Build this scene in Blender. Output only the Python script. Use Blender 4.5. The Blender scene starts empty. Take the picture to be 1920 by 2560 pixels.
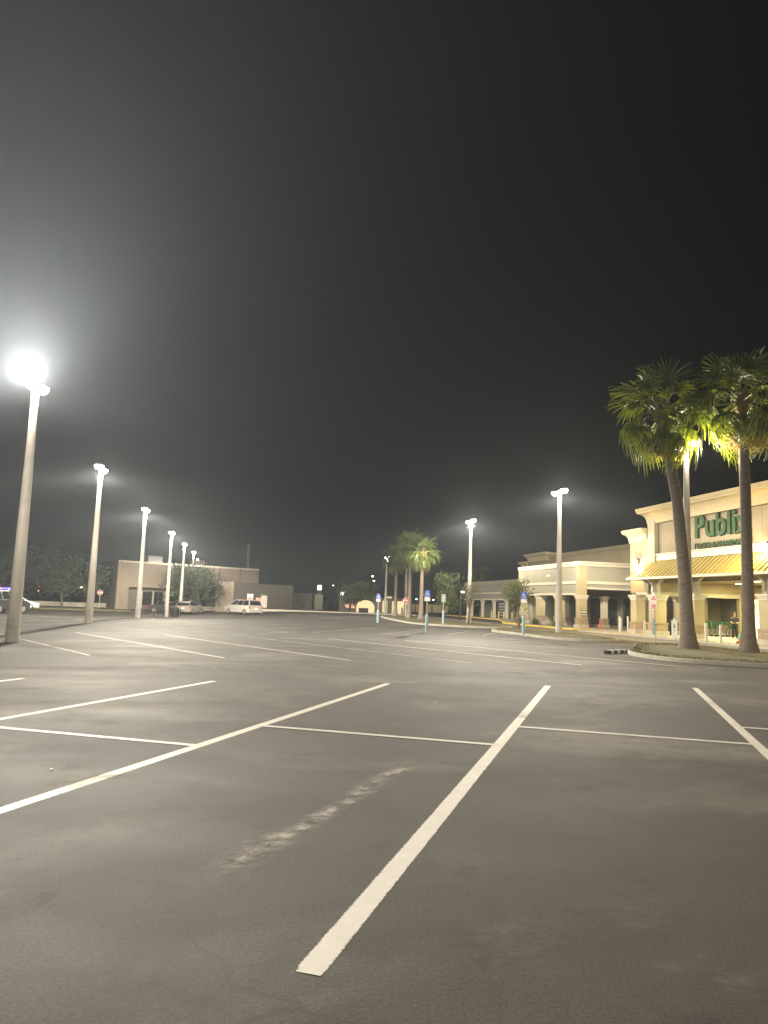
import bpy, math, random
from mathutils import Vector, Matrix
R = math.radians
random.seed(7)
sc = bpy.context.scene
COL = sc.collection

# ------------------------------------------------------------------ camera
CAM_H = 1.6
F_PX, HORIZON_Y, SLOPE = 1850.0, 1507.0, 0.035
roll = math.atan(SLOPE)
pitch = math.atan((HORIZON_Y - 1280) * math.cos(roll) / F_PX)
yaw = R(10.9)
def site(v):
    x, y, z = v
    return Vector((x*math.cos(yaw)+y*math.sin(yaw), -x*math.sin(yaw)+y*math.cos(yaw), z))
_F = Vector((0, math.cos(pitch), math.sin(pitch)))
_U = Vector((0, -math.sin(pitch), math.cos(pitch)))
_R = Vector((1, 0, 0))
cR = site(_R*math.cos(roll) + _U*math.sin(roll))
cU = site(-_R*math.sin(roll) + _U*math.cos(roll))
cF = site(_F)
cam_d = bpy.data.cameras.new('camera')
cam = bpy.data.objects.new('camera', cam_d); COL.objects.link(cam)
cam.matrix_world = Matrix(((cR.x, cU.x, -cF.x, 0), (cR.y, cU.y, -cF.y, 0), (cR.z, cU.z, -cF.z, CAM_H), (0, 0, 0, 1)))
cam_d.sensor_fit = 'HORIZONTAL'; cam_d.sensor_width = 36.0; cam_d.lens = 36.0*F_PX/1920.0
cam_d.clip_start = 0.05; cam_d.clip_end = 4000
sc.camera = cam

# ------------------------------------------------------------------ world, moon, exposure
world = bpy.data.worlds.new('World'); sc.world = world; world.use_nodes = True
wn = world.node_tree.nodes; bg = wn['Background']
sky = wn.new('ShaderNodeTexSky'); sky.sky_type = 'NISHITA'; sky.sun_disc = False
sky.sun_elevation = R(-4); sky.sun_rotation = R(200)
world.node_tree.links.new(sky.outputs[0], bg.inputs[0]); bg.inputs[1].default_value = 0.05
moon_d = bpy.data.lights.new('moon', 'SUN'); moon_d.energy = 0.01; moon_d.angle = R(0.5); moon_d.color = (0.8, 0.88, 1.0)
moon = bpy.data.objects.new('moon', moon_d); COL.objects.link(moon); moon.rotation_euler = (R(40), 0, R(200))
vs = sc.view_settings
vs.view_transform = 'Standard'; vs.look = 'None'; vs.gamma = 1.0; vs.use_curve_mapping = False
vs.exposure = 0.0
cy = sc.cycles
cy.use_denoising = True
try: cy.denoiser = 'OPENIMAGEDENOISE'
except Exception: pass
cy.max_bounces = 5; cy.diffuse_bounces = 2; cy.glossy_bounces = 2; cy.transparent_max_bounces = 8
cy.volume_bounces = 0; cy.transmission_bounces = 3
cy.sample_clamp_indirect = 4.0; cy.sample_clamp_direct = 0.0
cy.caustics_reflective = False; cy.caustics_refractive = False

ADDED_FLOOD_W = 90000.0; ADDED_GLOW_W = 30000.0  # both feed the made-up flood head on the nearest post
LAMP_W = 11000.0      # lot luminaires
HAZE = 0.0005

# ------------------------------------------------------------------ helpers
def sm(a, b, x):
    t = min(1.0, max(0.0, (x-a)/(b-a))); return t*t*(3-2*t)
def gz(X, Y):
    return -0.5*sm(46, 76, Y)*sm(12, -6, X)

class MB:
    def __init__(s): s.v = []; s.f = []
    def add(s, vs_, fs):
        n = len(s.v); s.v += [tuple(p) for p in vs_]; s.f += [tuple(i+n for i in q) for q in fs]; return s
    def box(s, x0, x1, y0, y1, z0, z1):
        return s.add([(x0,y0,z0),(x1,y0,z0),(x1,y1,z0),(x0,y1,z0),(x0,y0,z1),(x1,y0,z1),(x1,y1,z1),(x0,y1,z1)],
                     [(0,3,2,1),(4,5,6,7),(0,1,5,4),(1,2,6,5),(2,3,7,6),(3,0,4,7)])
    def quad(s, *p): return s.add(p, [tuple(range(len(p)))])
    def prism(s, poly, z0, z1):
        n = len(poly)
        return s.add([(x,y,z0) for x,y in poly]+[(x,y,z1) for x,y in poly],
                     [tuple(range(n-1,-1,-1)), tuple(range(n,2*n))]+[(i,(i+1)%n,n+(i+1)%n,n+i) for i in range(n)])
    def xprism(s, poly, x0, x1):           # polygon of (y, z) run along x
        n = len(poly)
        return s.add([(x0,a,b) for a,b in poly]+[(x1,a,b) for a,b in poly],
                     [tuple(range(n)), tuple(range(2*n-1,n-1,-1))]+[(i,n+i,n+(i+1)%n,(i+1)%n) for i in range(n)])
    def yprism(s, poly, y0, y1):           # polygon of (x, z) run along y
        n = len(poly)
        return s.add([(a,y0,b) for a,b in poly]+[(a,y1,b) for a,b in poly],
                     [tuple(range(n-1,-1,-1)), tuple(range(n,2*n))]+[(i,(i+1)%n,n+(i+1)%n,n+i) for i in range(n)])
    def tube(s, pts, rad, n=8):
        pts = [Vector(p) for p in pts]
        if not isinstance(rad, (list, tuple)): rad = [rad]*len(pts)
        vs_, fs = [], []
        for i, p in enumerate(pts):
            d = (pts[min(i+1, len(pts)-1)]-pts[max(i-1, 0)]).normalized()
            a = d.cross(Vector((0,0,1)) if abs(d.z) < 0.9 else Vector((1,0,0))).normalized(); b = d.cross(a)
            for k in range(n):
                t = 2*math.pi*(k+.5)/n; vs_.append(p+(a*math.cos(t)+b*math.sin(t))*rad[i])
        for i in range(len(pts)-1):
            for k in range(n):
                fs.append((i*n+k, i*n+(k+1)%n, (i+1)*n+(k+1)%n, (i+1)*n+k))
        fs.append(tuple(range(n-1,-1,-1))); m = (len(pts)-1)*n; fs.append(tuple(range(m, m+n)))
        return s.add(vs_, fs)
    def lathe(s, prof, n=16, c=(0,0,0), axis='z'):
        vs_, fs = [], []
        for r, h in prof:
            for k in range(n):
                t = 2*math.pi*k/n; a, b = r*math.cos(t), r*math.sin(t)
                p = (a,b,h) if axis == 'z' else ((h,a,b) if axis == 'x' else (b,h,a))
                vs_.append((p[0]+c[0], p[1]+c[1], p[2]+c[2]))
        for i in range(len(prof)-1):
            for k in range(n): fs.append((i*n+k, i*n+(k+1)%n, (i+1)*n+(k+1)%n, (i+1)*n+k))
        fs.append(tuple(range(n-1,-1,-1))); m = (len(prof)-1)*n; fs.append(tuple(range(m, m+n)))
        return s.add(vs_, fs)
    def sweep(s, prof, path, closed=False, zf=None):   # prof (offset to the right of travel, z)
        n, m = len(path), len(prof); vs_, fs = [], []
        for i in range(n):
            def dirn(a, b):
                d = Vector((path[b][0]-path[a][0], path[b][1]-path[a][1])); return d.normalized()
            if closed: d0, d1 = dirn(i-1, i), dirn(i, (i+1) % n)
            else:
                d0 = dirn(max(i-1,0), max(i,1)); d1 = dirn(min(i,n-2), min(i+1,n-1))
            n0, n1 = Vector((d0.y,-d0.x)), Vector((d1.y,-d1.x)); mt = (n0+n1).normalized()
            mt = mt/max(0.35, mt.dot(n1)); z0 = zf(*path[i]) if zf else 0
            for o, z in prof: vs_.append((path[i][0]+mt.x*o, path[i][1]+mt.y*o, z+z0))
        for i in range(n if closed else n-1):
            j = (i+1) % n
            for k in range(m): fs.append((i*m+k, j*m+k, j*m+(k+1)%m, i*m+(k+1)%m))
        if not closed: fs.append(tuple(range(m))); fs.append(tuple(range(n*m-1, (n-1)*m-1, -1)))
        return s.add(vs_, fs)
    def mesh(s, name, mat=None, smooth=False):
        me = bpy.data.meshes.new(name); me.from_pydata(s.v, [], s.f); me.update()
        if mat: me.materials.append(mat)
        if smooth:
            for p in me.polygons: p.use_smooth = True
            try: me.set_sharp_from_angle(angle=R(40))
            except Exception: pass
        return me
    def build(s, name, mat=None, parent=None, smooth=False):
        return obj(name, s.mesh(name, mat, smooth), parent)

def obj(name, me, parent=None, loc=None, rot=None, scale=None):
    o = bpy.data.objects.new(name, me); COL.objects.link(o)
    if parent: o.parent = parent
    if loc: o.location = loc
    if rot: o.rotation_euler = rot
    if scale: o.scale = scale
    return o
def tag(o, label=None, cat=None, group=None, kind=None):
    if label: o['label'] = label
    if cat: o['category'] = cat
    if group: o['group'] = group
    if kind: o['kind'] = kind
    return o
def thing(name, label, cat, loc=(0,0,0), rz=0, group=None):
    o = bpy.data.objects.new(name, None); COL.objects.link(o); o.location = loc; o.rotation_euler = (0,0,rz)
    o.empty_display_size = 0.3
    return tag(o, label, cat, group)
def copy_tree(o, parent=None):
    c = o.copy(); COL.objects.link(c); c.parent = parent
    for ch in list(o.children): copy_tree(ch, c)
    return c
def text_mesh(s, size, depth, mat, name='lettering', bold=0.0, sx=1.0):
    cu = bpy.data.curves.new('t', 'FONT'); cu.body = s; cu.size = size; cu.extrude = depth; cu.offset = bold
    cu.align_x = 'CENTER'; cu.align_y = 'CENTER'; cu.resolution_u = 3
    t = bpy.data.objects.new('t', cu); COL.objects.link(t)
    dg = bpy.context.evaluated_depsgraph_get()
    me = bpy.data.meshes.new_from_object(t.evaluated_get(dg)); me.name = name
    bpy.data.objects.remove(t); bpy.data.curves.remove(cu)
    me.materials.clear(); me.materials.append(mat)
    for v in me.vertices: v.co.x *= sx
    return me

# ------------------------------------------------------------------ materials
def mat(name, col, rough=0.8, var=0.18, scale=2.0, bump=0.0, metal=0.0, spec=0.4, stretch=(1,1,1), col2=None, coat=0.0, detail=5.0, pos=False, bscale=None):
    m = bpy.data.materials.new(name); m.use_nodes = True
    nt = m.node_tree; b = nt.nodes['Principled BSDF']; L = nt.links
    b.inputs['Roughness'].default_value = rough; b.inputs['Metallic'].default_value = metal
    b.inputs['Specular IOR Level'].default_value = spec; b.inputs['Coat Weight'].default_value = coat
    if pos:
        g = nt.nodes.new('ShaderNodeNewGeometry'); src = g.outputs['Position']
    else:
        g = nt.nodes.new('ShaderNodeTexCoord'); src = g.outputs['Object']
    mp = nt.nodes.new('ShaderNodeMapping'); mp.inputs['Scale'].default_value = stretch; L.new(src, mp.inputs[0])
    nz = nt.nodes.new('ShaderNodeTexNoise'); nz.inputs['Scale'].default_value = scale; nz.inputs['Detail'].default_value = detail
    nz.inputs['Roughness'].default_value = 0.65
    L.new(mp.outputs[0], nz.inputs['Vector'])
    rp = nt.nodes.new('ShaderNodeValToRGB'); rp.color_ramp.elements[0].position = 0.3; rp.color_ramp.elements[1].position = 0.7
    c2 = col2 or tuple(min(1, c*(1+var)) for c in col)
    c1 = tuple(c*(1-var) for c in col) if not col2 else col
    rp.color_ramp.elements[0].color = (*c1, 1); rp.color_ramp.elements[1].color = (*c2, 1)
    L.new(nz.outputs['Fac'], rp.inputs[0]); L.new(rp.outputs[0], b.inputs['Base Color'])
    if bump:
        n2 = nt.nodes.new('ShaderNodeTexNoise'); n2.inputs['Scale'].default_value = bscale or scale*8; n2.inputs['Detail'].default_value = 3
        L.new(mp.outputs[0], n2.inputs['Vector'])
        bp = nt.nodes.new('ShaderNodeBump'); bp.inputs['Strength'].default_value = bump; bp.inputs['Distance'].default_value = 0.02
        L.new(n2.outputs['Fac'], bp.inputs['Height']); L.new(bp.outputs[0], b.inputs['Normal'])
    return m
def emit(name, col, s):
    m = bpy.data.materials.new(name); m.use_nodes = True; nt = m.node_tree
    b = nt.nodes['Principled BSDF']; b.inputs['Base Color'].default_value = (0.3,0.3,0.3,1)
    b.inputs['Emission Color'].default_value = (*col,1); b.inputs['Emission Strength'].default_value = s
    return m

M = {}
M['concrete_pole'] = mat('concrete_pole', (0.46,0.43,0.38), 0.85, 0.10, 3, 0.15)
M['stucco_cream'] = mat('stucco_cream', (0.36,0.30,0.175), 0.9, 0.07, 0.8, 0.25, bscale=60)
M['stucco_tan'] = mat('stucco_tan', (0.19,0.157,0.096), 0.9, 0.07, 0.7, 0.25, bscale=60)
M['stucco_sage'] = mat('stucco_sage', (0.26,0.245,0.18), 0.9, 0.07, 0.7, 0.25, bscale=60)
M['stucco_grey'] = mat('stucco_grey', (0.20,0.185,0.15), 0.9, 0.08, 0.7, 0.25, bscale=60)
M['trim'] = mat('trim', (0.50,0.45,0.35), 0.8, 0.06, 1.2, 0.1)
M['stone'] = mat('stone', (0.20,0.145,0.095), 0.9, 0.1, 5.5, 0.5, col2=(0.40,0.30,0.20), stretch=(1,1,2.2))
M['awning'] = mat('awning', (0.42,0.34,0.115), 0.5, 0.06, 1.5, 0.0, metal=0.1)
M['kerb'] = mat('kerb', (0.40,0.37,0.31), 0.9, 0.2, 1.5, 0.3, pos=True)
M['kerb_yellow'] = mat('kerb_yellow', (0.58,0.42,0.07), 0.8, 0.2, 2.5, 0.2, pos=True)
M['sidewalk'] = mat('sidewalk', (0.38,0.34,0.27), 0.85, 0.16, 0.7, 0.2, pos=True)
M['drive'] = mat('drive', (0.115,0.105,0.09), 0.8, 0.1, 0.35, 0.3, col2=(0.26,0.235,0.19), stretch=(3.0,0.35,1), pos=True, bscale=50)
M['grass'] = mat('grass', (0.075,0.075,0.03), 0.95, 0.1, 1.2, 0.5, col2=(0.17,0.15,0.07), pos=True)
M['blade'] = mat('blade', (0.075,0.085,0.025), 0.9, 0.1, 3.0, col2=(0.18,0.165,0.07), pos=True)
M['palm_trunk'] = mat('palm_trunk', (0.12,0.095,0.075), 0.95, 0.1, 4, 0.8, col2=(0.24,0.20,0.155), stretch=(1,1,5), bscale=14)
M['bark'] = mat('bark', (0.13,0.10,0.075), 0.95, 0.3, 6, 0.7)
M['frond'] = mat('frond', (0.042,0.066,0.010), 0.5, 0.1, 5, col2=(0.085,0.115,0.016), spec=0.6)
M['frond_dead'] = mat('frond_dead', (0.22,0.15,0.07), 0.9, 0.1, 5, col2=(0.36,0.26,0.13))
M['petiole'] = mat('petiole', (0.20,0.20,0.06), 0.5, 0.2, 5)
M['leaf'] = mat('leaf', (0.045,0.065,0.022), 0.7, 0.1, 2.0, col2=(0.10,0.125,0.045))
M['leaf_dark'] = mat('leaf_dark', (0.030,0.045,0.020), 0.7, 0.1, 1.0, col2=(0.06,0.075,0.033))
M['glass'] = mat('glass', (0.012,0.014,0.016), 0.06, 0.1, 1.0, spec=0.7)
M['dark'] = mat('dark', (0.018,0.017,0.016), 0.6, 0.2, 3)
M['rubber'] = mat('rubber', (0.02,0.02,0.02), 0.85, 0.2, 8)
M['alloy'] = mat('alloy', (0.5,0.5,0.5), 0.35, 0.1, 4, metal=0.8)
M['silver_paint'] = mat('silver_paint', (0.34,0.315,0.285), 0.35, 0.04, 1.5, metal=0.25, coat=0.6)
M['champagne_paint'] = mat('champagne_paint', (0.24,0.22,0.19), 0.35, 0.04, 1.5, metal=0.3, coat=0.6)
M['white_paint'] = mat('white_paint', (0.75,0.74,0.72), 0.35, 0.03, 1.5, coat=0.6)
M['dark_paint'] = mat('dark_paint', (0.03,0.03,0.036), 0.3, 0.1, 1.5, coat=0.7)
M['tail_red'] = mat('tail_red', (0.35,0.02,0.015), 0.25, 0.1, 5)
M['headlamp'] = mat('headlamp', (0.75,0.75,0.72), 0.15, 0.05, 5)
M['steel'] = mat('steel', (0.42,0.42,0.42), 0.45, 0.15, 6, metal=0.7)
M['galv'] = mat('galv', (0.34,0.35,0.34), 0.6, 0.2, 6, metal=0.4)
M['sign_red'] = mat('sign_red', (0.30,0.03,0.026), 0.5, 0.12, 4)
M['sign_white'] = mat('sign_white', (0.78,0.77,0.74), 0.55, 0.06, 4)
M['sign_blue'] = mat('sign_blue', (0.03,0.11,0.48), 0.5, 0.08, 4)
M['post_blue'] = mat('post_blue', (0.30,0.42,0.48), 0.6, 0.12, 4, 0.1)
M['sign_green'] = mat('sign_green', (0.045,0.12,0.085), 0.6, 0.2, 5)
M['sign_teal'] = mat('sign_teal', (0.03,0.10,0.10), 0.5, 0.1, 5)
M['letter_green'] = mat('letter_green', (0.035,0.066,0.030), 0.85, 0.2, 3, spec=0.08)
M['bollard'] = mat('bollard', (0.62,0.58,0.48), 0.7, 0.1, 4)
M['bollard_yellow'] = mat('bollard_yellow', (0.62,0.46,0.10), 0.7, 0.15, 4)
M['hydrant'] = mat('hydrant', (0.55,0.20,0.06), 0.55, 0.12, 8)
M['hydrant_green'] = mat('hydrant_green', (0.16,0.36,0.20), 0.5, 0.1, 8)
M['cart_green'] = mat('cart_green', (0.025,0.10,0.045), 0.5, 0.2, 6)
M['skin'] = mat('skin', (0.42,0.25,0.17), 0.6, 0.06, 10)
M['shirt'] = mat('shirt', (0.022,0.021,0.022), 0.9, 0.2, 6)
M['trousers'] = mat('trousers', (0.014,0.013,0.013), 0.9, 0.2, 6)
M['hair'] = mat('hair', (0.02,0.013,0.009), 0.6, 0.3, 20)
M['cone'] = mat('cone', (0.62,0.09,0.06), 0.6, 0.1, 5)
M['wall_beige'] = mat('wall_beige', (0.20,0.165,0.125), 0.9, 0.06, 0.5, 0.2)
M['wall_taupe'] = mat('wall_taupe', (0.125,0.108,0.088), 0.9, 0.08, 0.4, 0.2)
M['wall_brown'] = mat('wall_brown', (0.12,0.10,0.08), 0.9, 0.1, 0.4, 0.2)
M['housing'] = mat('housing', (0.16,0.15,0.14), 0.5, 0.1, 5, metal=0.3)
M['e_lamp'] = emit('e_lamp', (1.0,0.97,0.92), 40)
M['e_sodium'] = emit('e_sodium', (1.0,0.70,0.30), 40)
M['e_tube'] = emit('e_tube', (1.0,0.95,0.70), 9)
M['e_orange'] = emit('e_orange', (1.0,0.55,0.22), 3.0)
M['e_white'] = emit('e_white', (0.92,1.0,0.97), 5)
M['e_red'] = emit('e_red', (1.0,0.05,0.06), 5)
M['e_redsign'] = emit('e_redsign', (0.9,0.09,0.03), 1.0)
M['e_redpale'] = emit('e_redpale', (1.0,0.36,0.22), 0.9)
M['e_blue'] = emit('e_blue', (0.02,0.03,1.0), 6)
M['e_shop'] = emit('e_shop', (1.0,0.80,0.55), 0.8)
M['e_green'] = emit('e_green', (0.45,0.75,0.40), 0.28)
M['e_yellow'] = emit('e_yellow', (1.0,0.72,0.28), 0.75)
M['e_screen'] = emit('e_screen', (0.55,0.65,1.0), 1.2)

def translucent(m, col, fac):
    nt = m.node_tree; L = nt.links; b = nt.nodes['Principled BSDF']; out = nt.nodes['Material Output']
    t = nt.nodes.new('ShaderNodeBsdfTranslucent'); t.inputs[0].default_value = (*col,1)
    x = nt.nodes.new('ShaderNodeMixShader'); x.inputs[0].default_value = fac
    L.new(b.outputs[0], x.inputs[1]); L.new(t.outputs[0], x.inputs[2]); L.new(x.outputs[0], out.inputs['Surface'])
translucent(M['frond'], (0.34,0.40,0.02), 0.30); translucent(M['frond_dead'], (0.50,0.36,0.12), 0.35); translucent(M['leaf'], (0.20,0.24,0.05), 0.3)
def asphalt_material():
    m = bpy.data.materials.new('asphalt'); m.use_nodes = True; nt = m.node_tree; L = nt.links
    b = nt.nodes['Principled BSDF']; N = nt.nodes.new
    g = N('ShaderNodeNewGeometry')
    def noise(scale, detail, stretch=(1,1,1), rough=0.6, dist=0.0):
        mp = N('ShaderNodeMapping'); mp.inputs['Scale'].default_value = stretch; L.new(g.outputs['Position'], mp.inputs[0])
        n = N('ShaderNodeTexNoise'); n.inputs['Scale'].default_value = scale; n.inputs['Detail'].default_value = detail
        n.inputs['Roughness'].default_value = rough; n.inputs['Distortion'].default_value = dist; L.new(mp.outputs[0], n.inputs['Vector']); return n.outputs['Fac']
    def ramp(f, p0, p1, c0, c1):
        r = N('ShaderNodeValToRGB'); r.color_ramp.elements[0].position = p0; r.color_ramp.elements[1].position = p1
        r.color_ramp.elements[0].color = (*c0,1); r.color_ramp.elements[1].color = (*c1,1); L.new(f, r.inputs[0]); return r.outputs[0]
    def mix(fac, a, c, mode='MIX'):
        x = N('ShaderNodeMix'); x.data_type = 'RGBA'; x.blend_type = mode
        if isinstance(fac, float): x.inputs[0].default_value = fac
        else: L.new(fac, x.inputs[0])
        L.new(a, x.inputs[6]); L.new(c, x.inputs[7]); return x.outputs[2]
    base = ramp(noise(0.35, 6, (1,1,1)), 0.3, 0.72, (0.044,0.040,0.0345), (0.072,0.0655,0.0555))
    dust = ramp(noise(0.34, 4, (0.85,1.1,1), 0.55, 0.6), 0.53, 0.76, (0,0,0), (1,1,1))
    pale = ramp(noise(6, 4), 0.3, 0.7, (0.17,0.152,0.122), (0.26,0.232,0.187))
    c = mix(dust, base, pale)
    streak = ramp(noise(0.50, 6, (0.75,1.15,1), 0.62, 0.5), 0.34, 0.68, (0.70,0.70,0.70), (1.16,1.16,1.16))
    c = mix(1.0, c, streak, 'MULTIPLY')
    blot = ramp(noise(1.3, 3), 0.28, 0.42, (0.62,0.61,0.60), (1,1,1))
    c = mix(0.7, c, blot, 'MULTIPLY')
    agg = ramp(noise(48, 3, (1,1,1), 0.75), 0.32, 0.70, (0.60,0.60,0.60), (1.45,1.45,1.43))
    c = mix(0.9, c, agg, 'MULTIPLY')
    spk = ramp(noise(95, 1), 0.70, 0.78, (0,0,0), (1,1,1))
    c = mix(spk, c, pale)
    oil = ramp(noise(0.75, 4, (1,1,1), 0.7, 1.5), 0.64, 0.74, (1,1,1), (0.50,0.49,0.48))
    c = mix(1.0, c, oil, 'MULTIPLY')
    wn_ = N('ShaderNodeTexNoise'); wn_.inputs['Scale'].default_value = 1.4; wn_.inputs['Detail'].default_value = 5; L.new(g.outputs['Position'], wn_.inputs['Vector'])
    wa = N('ShaderNodeMix'); wa.data_type = 'VECTOR'; wa.inputs[0].default_value = 0.45; L.new(g.outputs['Position'], wa.inputs[4]); L.new(wn_.outputs['Color'], wa.inputs[5])
    vo = N('ShaderNodeTexVoronoi'); vo.feature = 'DISTANCE_TO_EDGE'; vo.inputs['Scale'].default_value = 0.36; L.new(wa.outputs[1], vo.inputs['Vector'])
    crk = ramp(vo.outputs['Distance'], 0.0, 0.0075, (0.45,0.45,0.45), (1,1,1))
    c = mix(ramp(noise(0.25, 3), 0.50, 0.60, (0,0,0), (1,1,1)), c, mix(1.0, c, crk, 'MULTIPLY'))
    L.new(c, b.inputs['Base Color'])
    rr = N('ShaderNodeMapRange'); rr.inputs[3].default_value = 0.72; rr.inputs[4].default_value = 0.95
    L.new(noise(0.5, 4, (0.5,1.6,1)), rr.inputs[0]); L.new(rr.outputs[0], b.inputs['Roughness'])
    b.inputs['Specular IOR Level'].default_value = 0.22
    bp = N('ShaderNodeBump'); bp.inputs['Strength'].default_value = 0.5; bp.inputs['Distance'].default_value = 0.006
    L.new(noise(110, 3), bp.inputs['Height']); L.new(bp.outputs[0], b.inputs['Normal'])
    return m
M['asphalt'] = asphalt_material()

def paint_material(name, col, wear):
    """traffic paint: opaque film with eroded edges and chips worn down to the asphalt"""
    m = bpy.data.materials.new(name); m.use_nodes = True; nt = m.node_tree; L = nt.links
    b = nt.nodes['Principled BSDF']; N = nt.nodes.new
    g = N('ShaderNodeNewGeometry')
    def noise(sc_, d_, r_):
        n = N('ShaderNodeTexNoise'); n.inputs['Scale'].default_value = sc_; n.inputs['Detail'].default_value = d_; n.inputs['Roughness'].default_value = r_
        L.new(g.outputs['Position'], n.inputs['Vector']); return n.outputs['Fac']
    def math_(op, a, c, clamp=False):
        x = N('ShaderNodeMath'); x.operation = op; x.use_clamp = clamp
        for k, v in enumerate((a, c)):
            if isinstance(v, (int, float)): x.inputs[k].default_value = v
            else: L.new(v, x.inputs[k])
        return x.outputs[0]
    def rng(f, a, c):
        r = N('ShaderNodeMapRange'); r.interpolation_type = 'SMOOTHSTEP'; r.inputs[1].default_value = a; r.inputs[2].default_value = c; L.new(f, r.inputs[0]); return r.outputs[0]
    fine, mid, big = noise(70, 4, 0.75), noise(9, 4, 0.65), noise(1.1, 4, 0.6)
    uv = N('ShaderNodeUVMap'); sx = N('ShaderNodeSeparateXYZ'); L.new(uv.outputs[0], sx.inputs[0])
    pp = N('ShaderNodeMath'); pp.operation = 'PINGPONG'; pp.inputs[1].default_value = 0.5; L.new(sx.outputs[1], pp.inputs[0])
    e = math_('ADD', pp.outputs[0], math_('MULTIPLY', math_('SUBTRACT', fine, 0.5), 0.22))
    edge = rng(e, 0.03, 0.11)
    chip = rng(math_('ADD', math_('MULTIPLY', fine, 0.45), math_('ADD', math_('MULTIPLY', mid, 0.35), math_('MULTIPLY', big, 0.35))), wear, wear+0.07)
    L.new(math_('MULTIPLY', edge, chip), b.inputs['Alpha'])
    r = N('ShaderNodeValToRGB'); r.color_ramp.elements[0].position = 0.3; r.color_ramp.elements[1].position = 0.65
    r.color_ramp.elements[0].color = (*[c*.80 for c in col],1); r.color_ramp.elements[1].color = (*col,1)
    L.new(math_('ADD', math_('MULTIPLY', fine, 0.4), math_('MULTIPLY', mid, 0.6)), r.inputs[0]); L.new(r.outputs[0], b.inputs['Base Color']); b.inputs['Roughness'].default_value = 0.75
    return m
M['line_white'] = paint_material('line_white', (0.76,0.72,0.63), 0.40)
M['line_worn'] = paint_material('line_worn', (0.50,0.47,0.40), 0.50)

# ------------------------------------------------------------------ ground
def axis(vals):
    out = []
    for a, b, st in vals:
        n = max(1, round((b-a)/st)); out += [a+(b-a)*i/n for i in range(n)]
    return out+[vals[-1][1]]
xs = axis([(-600,-60,90),(-60,-8,4),(-8,14,1),(14,60,6),(60,600,90)])
ys = axis([(-600,-20,100),(-20,44,8),(44,80,1.5),(80,140,10),(140,700,80)])
gm = MB(); nx = len(xs)
gm.v = [(x,y,gz(x,y)) for y in ys for x in xs]
gm.f = [(j*nx+i, j*nx+i+1, (j+1)*nx+i+1, (j+1)*nx+i) for j in range(len(ys)-1) for i in range(nx-1)]
ground = gm.build('parking_lot', M['asphalt'], smooth=True)
tag(ground, 'dark worn asphalt of the wide parking lot', None, None, 'structure')

def strip(p0, p1, w, m, name='parking_line', lift=0.002, step=2.0):
    p0, p1 = Vector(p0), Vector(p1); d = p1-p0; n = max(1, int(d.length/step)); u = d.normalized(); s = Vector((-u.y,u.x))*w/2
    b = MB(); far = lift+(0.004 if max(p0.y, p1.y) > 44 else 0); rag = 0.0012 if step < 1 else 0.0
    for i in range(n+1):
        p = p0+d*i/n
        for sg in (1, -1):
            q = p+s*sg*(1 if 0 < i < n else .90)+Vector((-u.y,u.x))*random.gauss(0,rag)+u*random.gauss(0,rag*.6)
            b.v.append((q.x, q.y, gz(q.x,q.y)+far))
    b.f = [(2*i, 2*i+1, 2*i+3, 2*i+2) for i in range(n)]
    o = b.build(name, m, ground); ul = o.data.uv_layers.new(name='UVMap')
    for lp in o.data.loops: ul.data[lp.index].uv = ((lp.vertex_index//2)/n, lp.vertex_index % 2)
    return o
TAN = 0.5324
for row in range(6):
    y0 = 3.4+17*row; y1 = y0+11.4; sgn = 1 if row % 2 == 0 else -1
    for k in range(-12, 3):
        xf = 6.46+3.4*k                    # at the edge next to the aisle between rows 0 and 1
        if row == 0: a, b_ = (xf-11.4*TAN, y0), (xf, y1)
        else:
            xa = xf+0.1 if row % 2 == 1 else xf-11.4*TAN
            a, b_ = (xa, y0), (xa+sgn*11.4*TAN, y1)
        xm = max(a[0], b_[0])
        if xm > 13.6 and row > 0: continue
        if min(a[0], b_[0]) < -40 or (row >= 4 and abs(a[0]-0) > 26): continue
        m = M['line_white'] if row == 0 else M['line_worn']
        w = 0.15 if row == 0 else 0.12; stp = 0.07 if row == 0 else 2.0
        if row == 1: strip(a, b_, w, M['line_white'] if k % 3 else m)
        else: strip(a, b_, w, m, step=stp)
        if row < 4 and xm < 13.0:
            def on(yy): t = (yy-y0)/11.4; return (a[0]+(b_[0]-a[0])*t, yy)
            ya, yb = (y0+6.35, y0+5.05) if sgn > 0 else (y0+5.05, y0+6.35)
            pa = on(ya); pb = on(yb); strip(pa, (pb[0]+3.4, pb[1]), 0.125 if row == 0 else 0.10, m, lift=0.0045 if row == 0 else 0.0065, step=stp)
# disabled bays beside the shop drive
for x in (8.9, 11.2, 13.2):
    strip((x, 39.0), (x+5.6*TAN, 44.6), 0.10, M['line_worn'], lift=0.010)
for i in range(5):
    strip((9.4+i*0.9, 50.5+0.35*i), (12.2+i*0.9, 54.5+0.2*i), 0.10, M['line_worn'], lift=0.012)

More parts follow.
